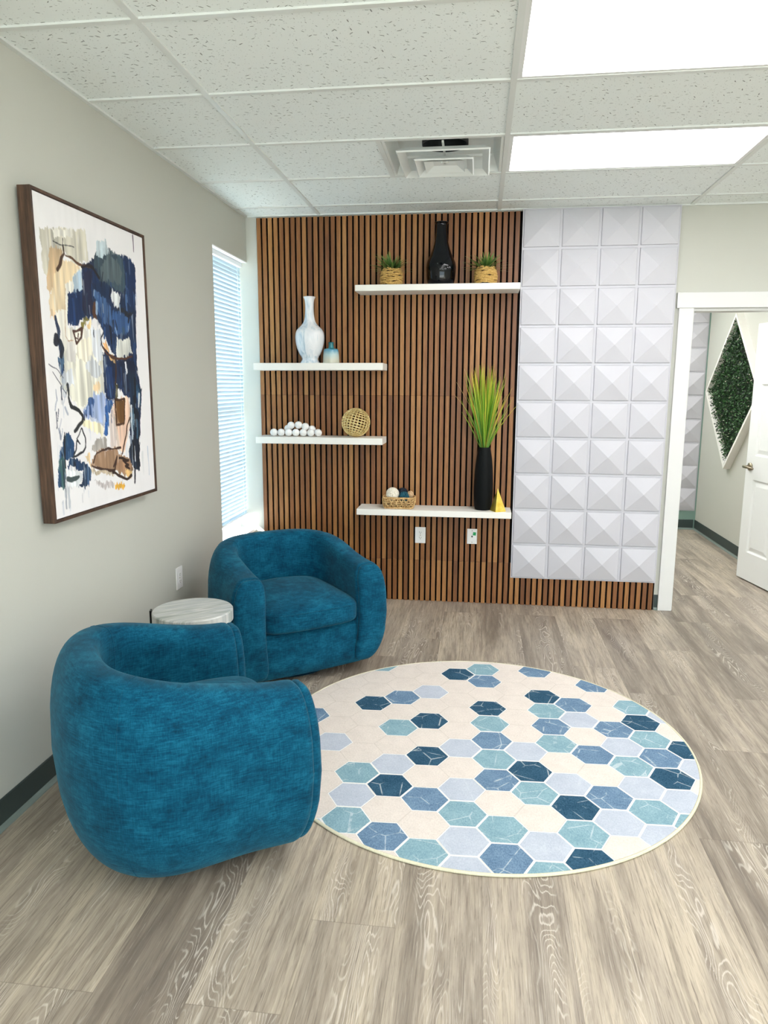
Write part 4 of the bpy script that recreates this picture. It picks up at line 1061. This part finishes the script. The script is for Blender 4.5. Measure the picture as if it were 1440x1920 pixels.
def hash2(ix, iy, s):
    n = (ix*374761393+iy*668265263+s*1274126177) & 0xffffffff; n = ((n ^ (n >> 13))*1274126177) & 0xffffffff
    return ((n ^ (n >> 16)) & 0xffff)/65535.0
def vnoise(x, y, s):
    ix = np.floor(x).astype(np.int64); iy = np.floor(y).astype(np.int64); fx_ = x-ix; fy_ = y-iy
    fx_ = fx_*fx_*(3-2*fx_); fy_ = fy_*fy_*(3-2*fy_)
    return (hash2(ix, iy, s)*(1-fx_)+hash2(ix+1, iy, s)*fx_)*(1-fy_)+(hash2(ix, iy+1, s)*(1-fx_)+hash2(ix+1, iy+1, s)*fx_)*fy_
def paint_canvas(nx, ny):
    U, V = np.meshgrid(np.linspace(0, 1, nx), np.linspace(0, 1, ny)); asp = (fz/fy); Y = V*asp
    img = np.ones((ny, nx, 3))*np.array([238, 236, 236.])
    smear = vnoise(U*9, Y*6, 1)*.6+vnoise(U*40, Y*8, 2)*.4
    img -= (np.clip(smear-.5, 0, 1)*14*(np.abs(U-.45) < .42))[..., None]
    for idx, it in enumerate(PAINT):
        ragx = (vnoise(U*22, Y*22, 10+idx)-.5)*.016+(vnoise(U*110, Y*50, 50+idx)-.5)*.010
        ragy = (vnoise(U*110, Y*14, 90+idx)-.5)*.024+(vnoise(U*25, Y*20, 70+idx)-.5)*.012
        col = np.array(it[1], float)
        if it[0] == 'p':
            pu, pv = U+ragx, Y+ragy; pts = [(a, b_*asp) for a, b_ in it[2]]
            ins = np.zeros(U.shape, bool)
            for (xa, ya), (xb_, yb_) in zip(pts, pts[1:]+pts[:1]):
                if ya == yb_: continue
                ins ^= ((ya > pv) != (yb_ > pv)) & (pu < (xb_-xa)*(pv-ya)/(yb_-ya)+xa)
            dry = vnoise(U*120, Y*7+idx*3, 130+idx)*.6+vnoise(U*45, Y*16, 170+idx)*.4
            al = ins*np.clip(.95-np.clip(dry-.68, 0, 1)*3.0, .3, 1)
            var = 1+(vnoise(U*70, Y*6, 210+idx)-.5)*.30+(vnoise(U*8, Y*6, 230+idx)-.5)*.16
            cc = np.clip(col*var[..., None], 0, 255)
        else:
            ptsl = [(a, b_*asp) for a, b_ in it[3]] if len(it) > 3 else it[2]
            wdt = it[2]*.00105; dmin = np.full(U.shape, 9.)
            wob_u = U+(vnoise(U*22, Y*22, 300+idx)-.5)*.012; wob_v = Y+(vnoise(U*22, Y*22, 340+idx)-.5)*.012
            for (xa, ya), (xb_, yb_) in zip(ptsl, ptsl[1:]):
                dx, dy = xb_-xa, yb_-ya; L2 = dx*dx+dy*dy+1e-9
                tt = np.clip(((wob_u-xa)*dx+(wob_v-ya)*dy)/L2, 0, 1); dmin = np.minimum(dmin, np.hypot(wob_u-xa-tt*dx, wob_v-ya-tt*dy))
            wv = wdt*(.6+.8*vnoise(U*18, Y*18, 400+idx))
            al = np.clip((wv-dmin)/.0016+.5, 0, 1)*.92; cc = np.broadcast_to(col, img.shape)
        img = img*(1-al[..., None])+cc*al[..., None]
        if it[0] == 'p' and col[2] > col[0]+18 and col.sum() < 480:      # dry vertical brush marks over the blue passages
            rs = random.Random(900+idx); us = [p_[0] for p_ in pts]; vv_ = [p_[1] for p_ in pts]
            for q in range(14):
                u0 = rs.uniform(min(us), max(us)); v0 = rs.uniform(min(vv_), max(vv_)); ln = rs.uniform(.05, .22); wd = rs.uniform(.003, .014)
                tone = np.array(rs.choice([(16, 26, 46), (28, 66, 118), (92, 126, 170), (196, 206, 216), (58, 84, 96), (10, 20, 36)]), float)
                m = np.clip((wd-np.abs(U+(vnoise(Y*9, U*3, 700+q)-.5)*.02-u0))/.003, 0, 1)*((pv > v0) & (pv < v0+ln))
                br = np.clip((vnoise(U*190, Y*12, 800+q+idx)-.35)*3, 0, 1)
                m = m*br*.75*np.clip(ins+.15*(vnoise(U*60, Y*9, 5) > .6), 0, 1)
                img = img*(1-m[..., None])+tone*m[..., None]
    return img
nx, ny = 300, 420
img = np.clip(paint_canvas(nx, ny), 0, 255)/255
limg = np.where(img <= .04045, img/12.92, ((img+.055)/1.055)**2.4)
cy, cz = fy-b-.003, fz-b-.003
gy_, gz_ = np.meshgrid(np.linspace(-cy, cy, nx), np.linspace(cz, -cz, ny))
vs = np.stack([np.full(gy_.shape, .0565), gy_, gz_], -1).reshape(-1, 3)
ii = (np.arange(ny-1)[:, None]*nx+np.arange(nx-1)[None, :]).ravel()
fs = np.stack([ii, ii+nx, ii+nx+1, ii+1], -1)
n0 = len(vs)
edge_v = [(.03, -cy, cz), (.03, cy, cz), (.03, cy, -cz), (.03, -cy, -cz)]
me = bpy.data.meshes.new('canvas')
cidx = [0, nx-1, ny*nx-1, (ny-1)*nx]
faces = fs.tolist()+[[cidx[k], cidx[(k+1) % 4], n0+(k+1) % 4, n0+k] for k in range(4)]+[[n0, n0+1, n0+2, n0+3]]
me.from_pydata(vs.tolist()+edge_v, [], faces)
at = me.color_attributes.new('paint', 'FLOAT_COLOR', 'POINT')
cols = np.ones((n0+4, 4), np.float32); cols[:n0, :3] = limg.reshape(-1, 3); cols[n0:, :3] = .8
at.data.foreach_set('color', cols.ravel())
me.materials.append(M['canvas_paint'])
cv = bpy.data.objects.new('canvas', me); COL.objects.link(cv); cv.parent = art
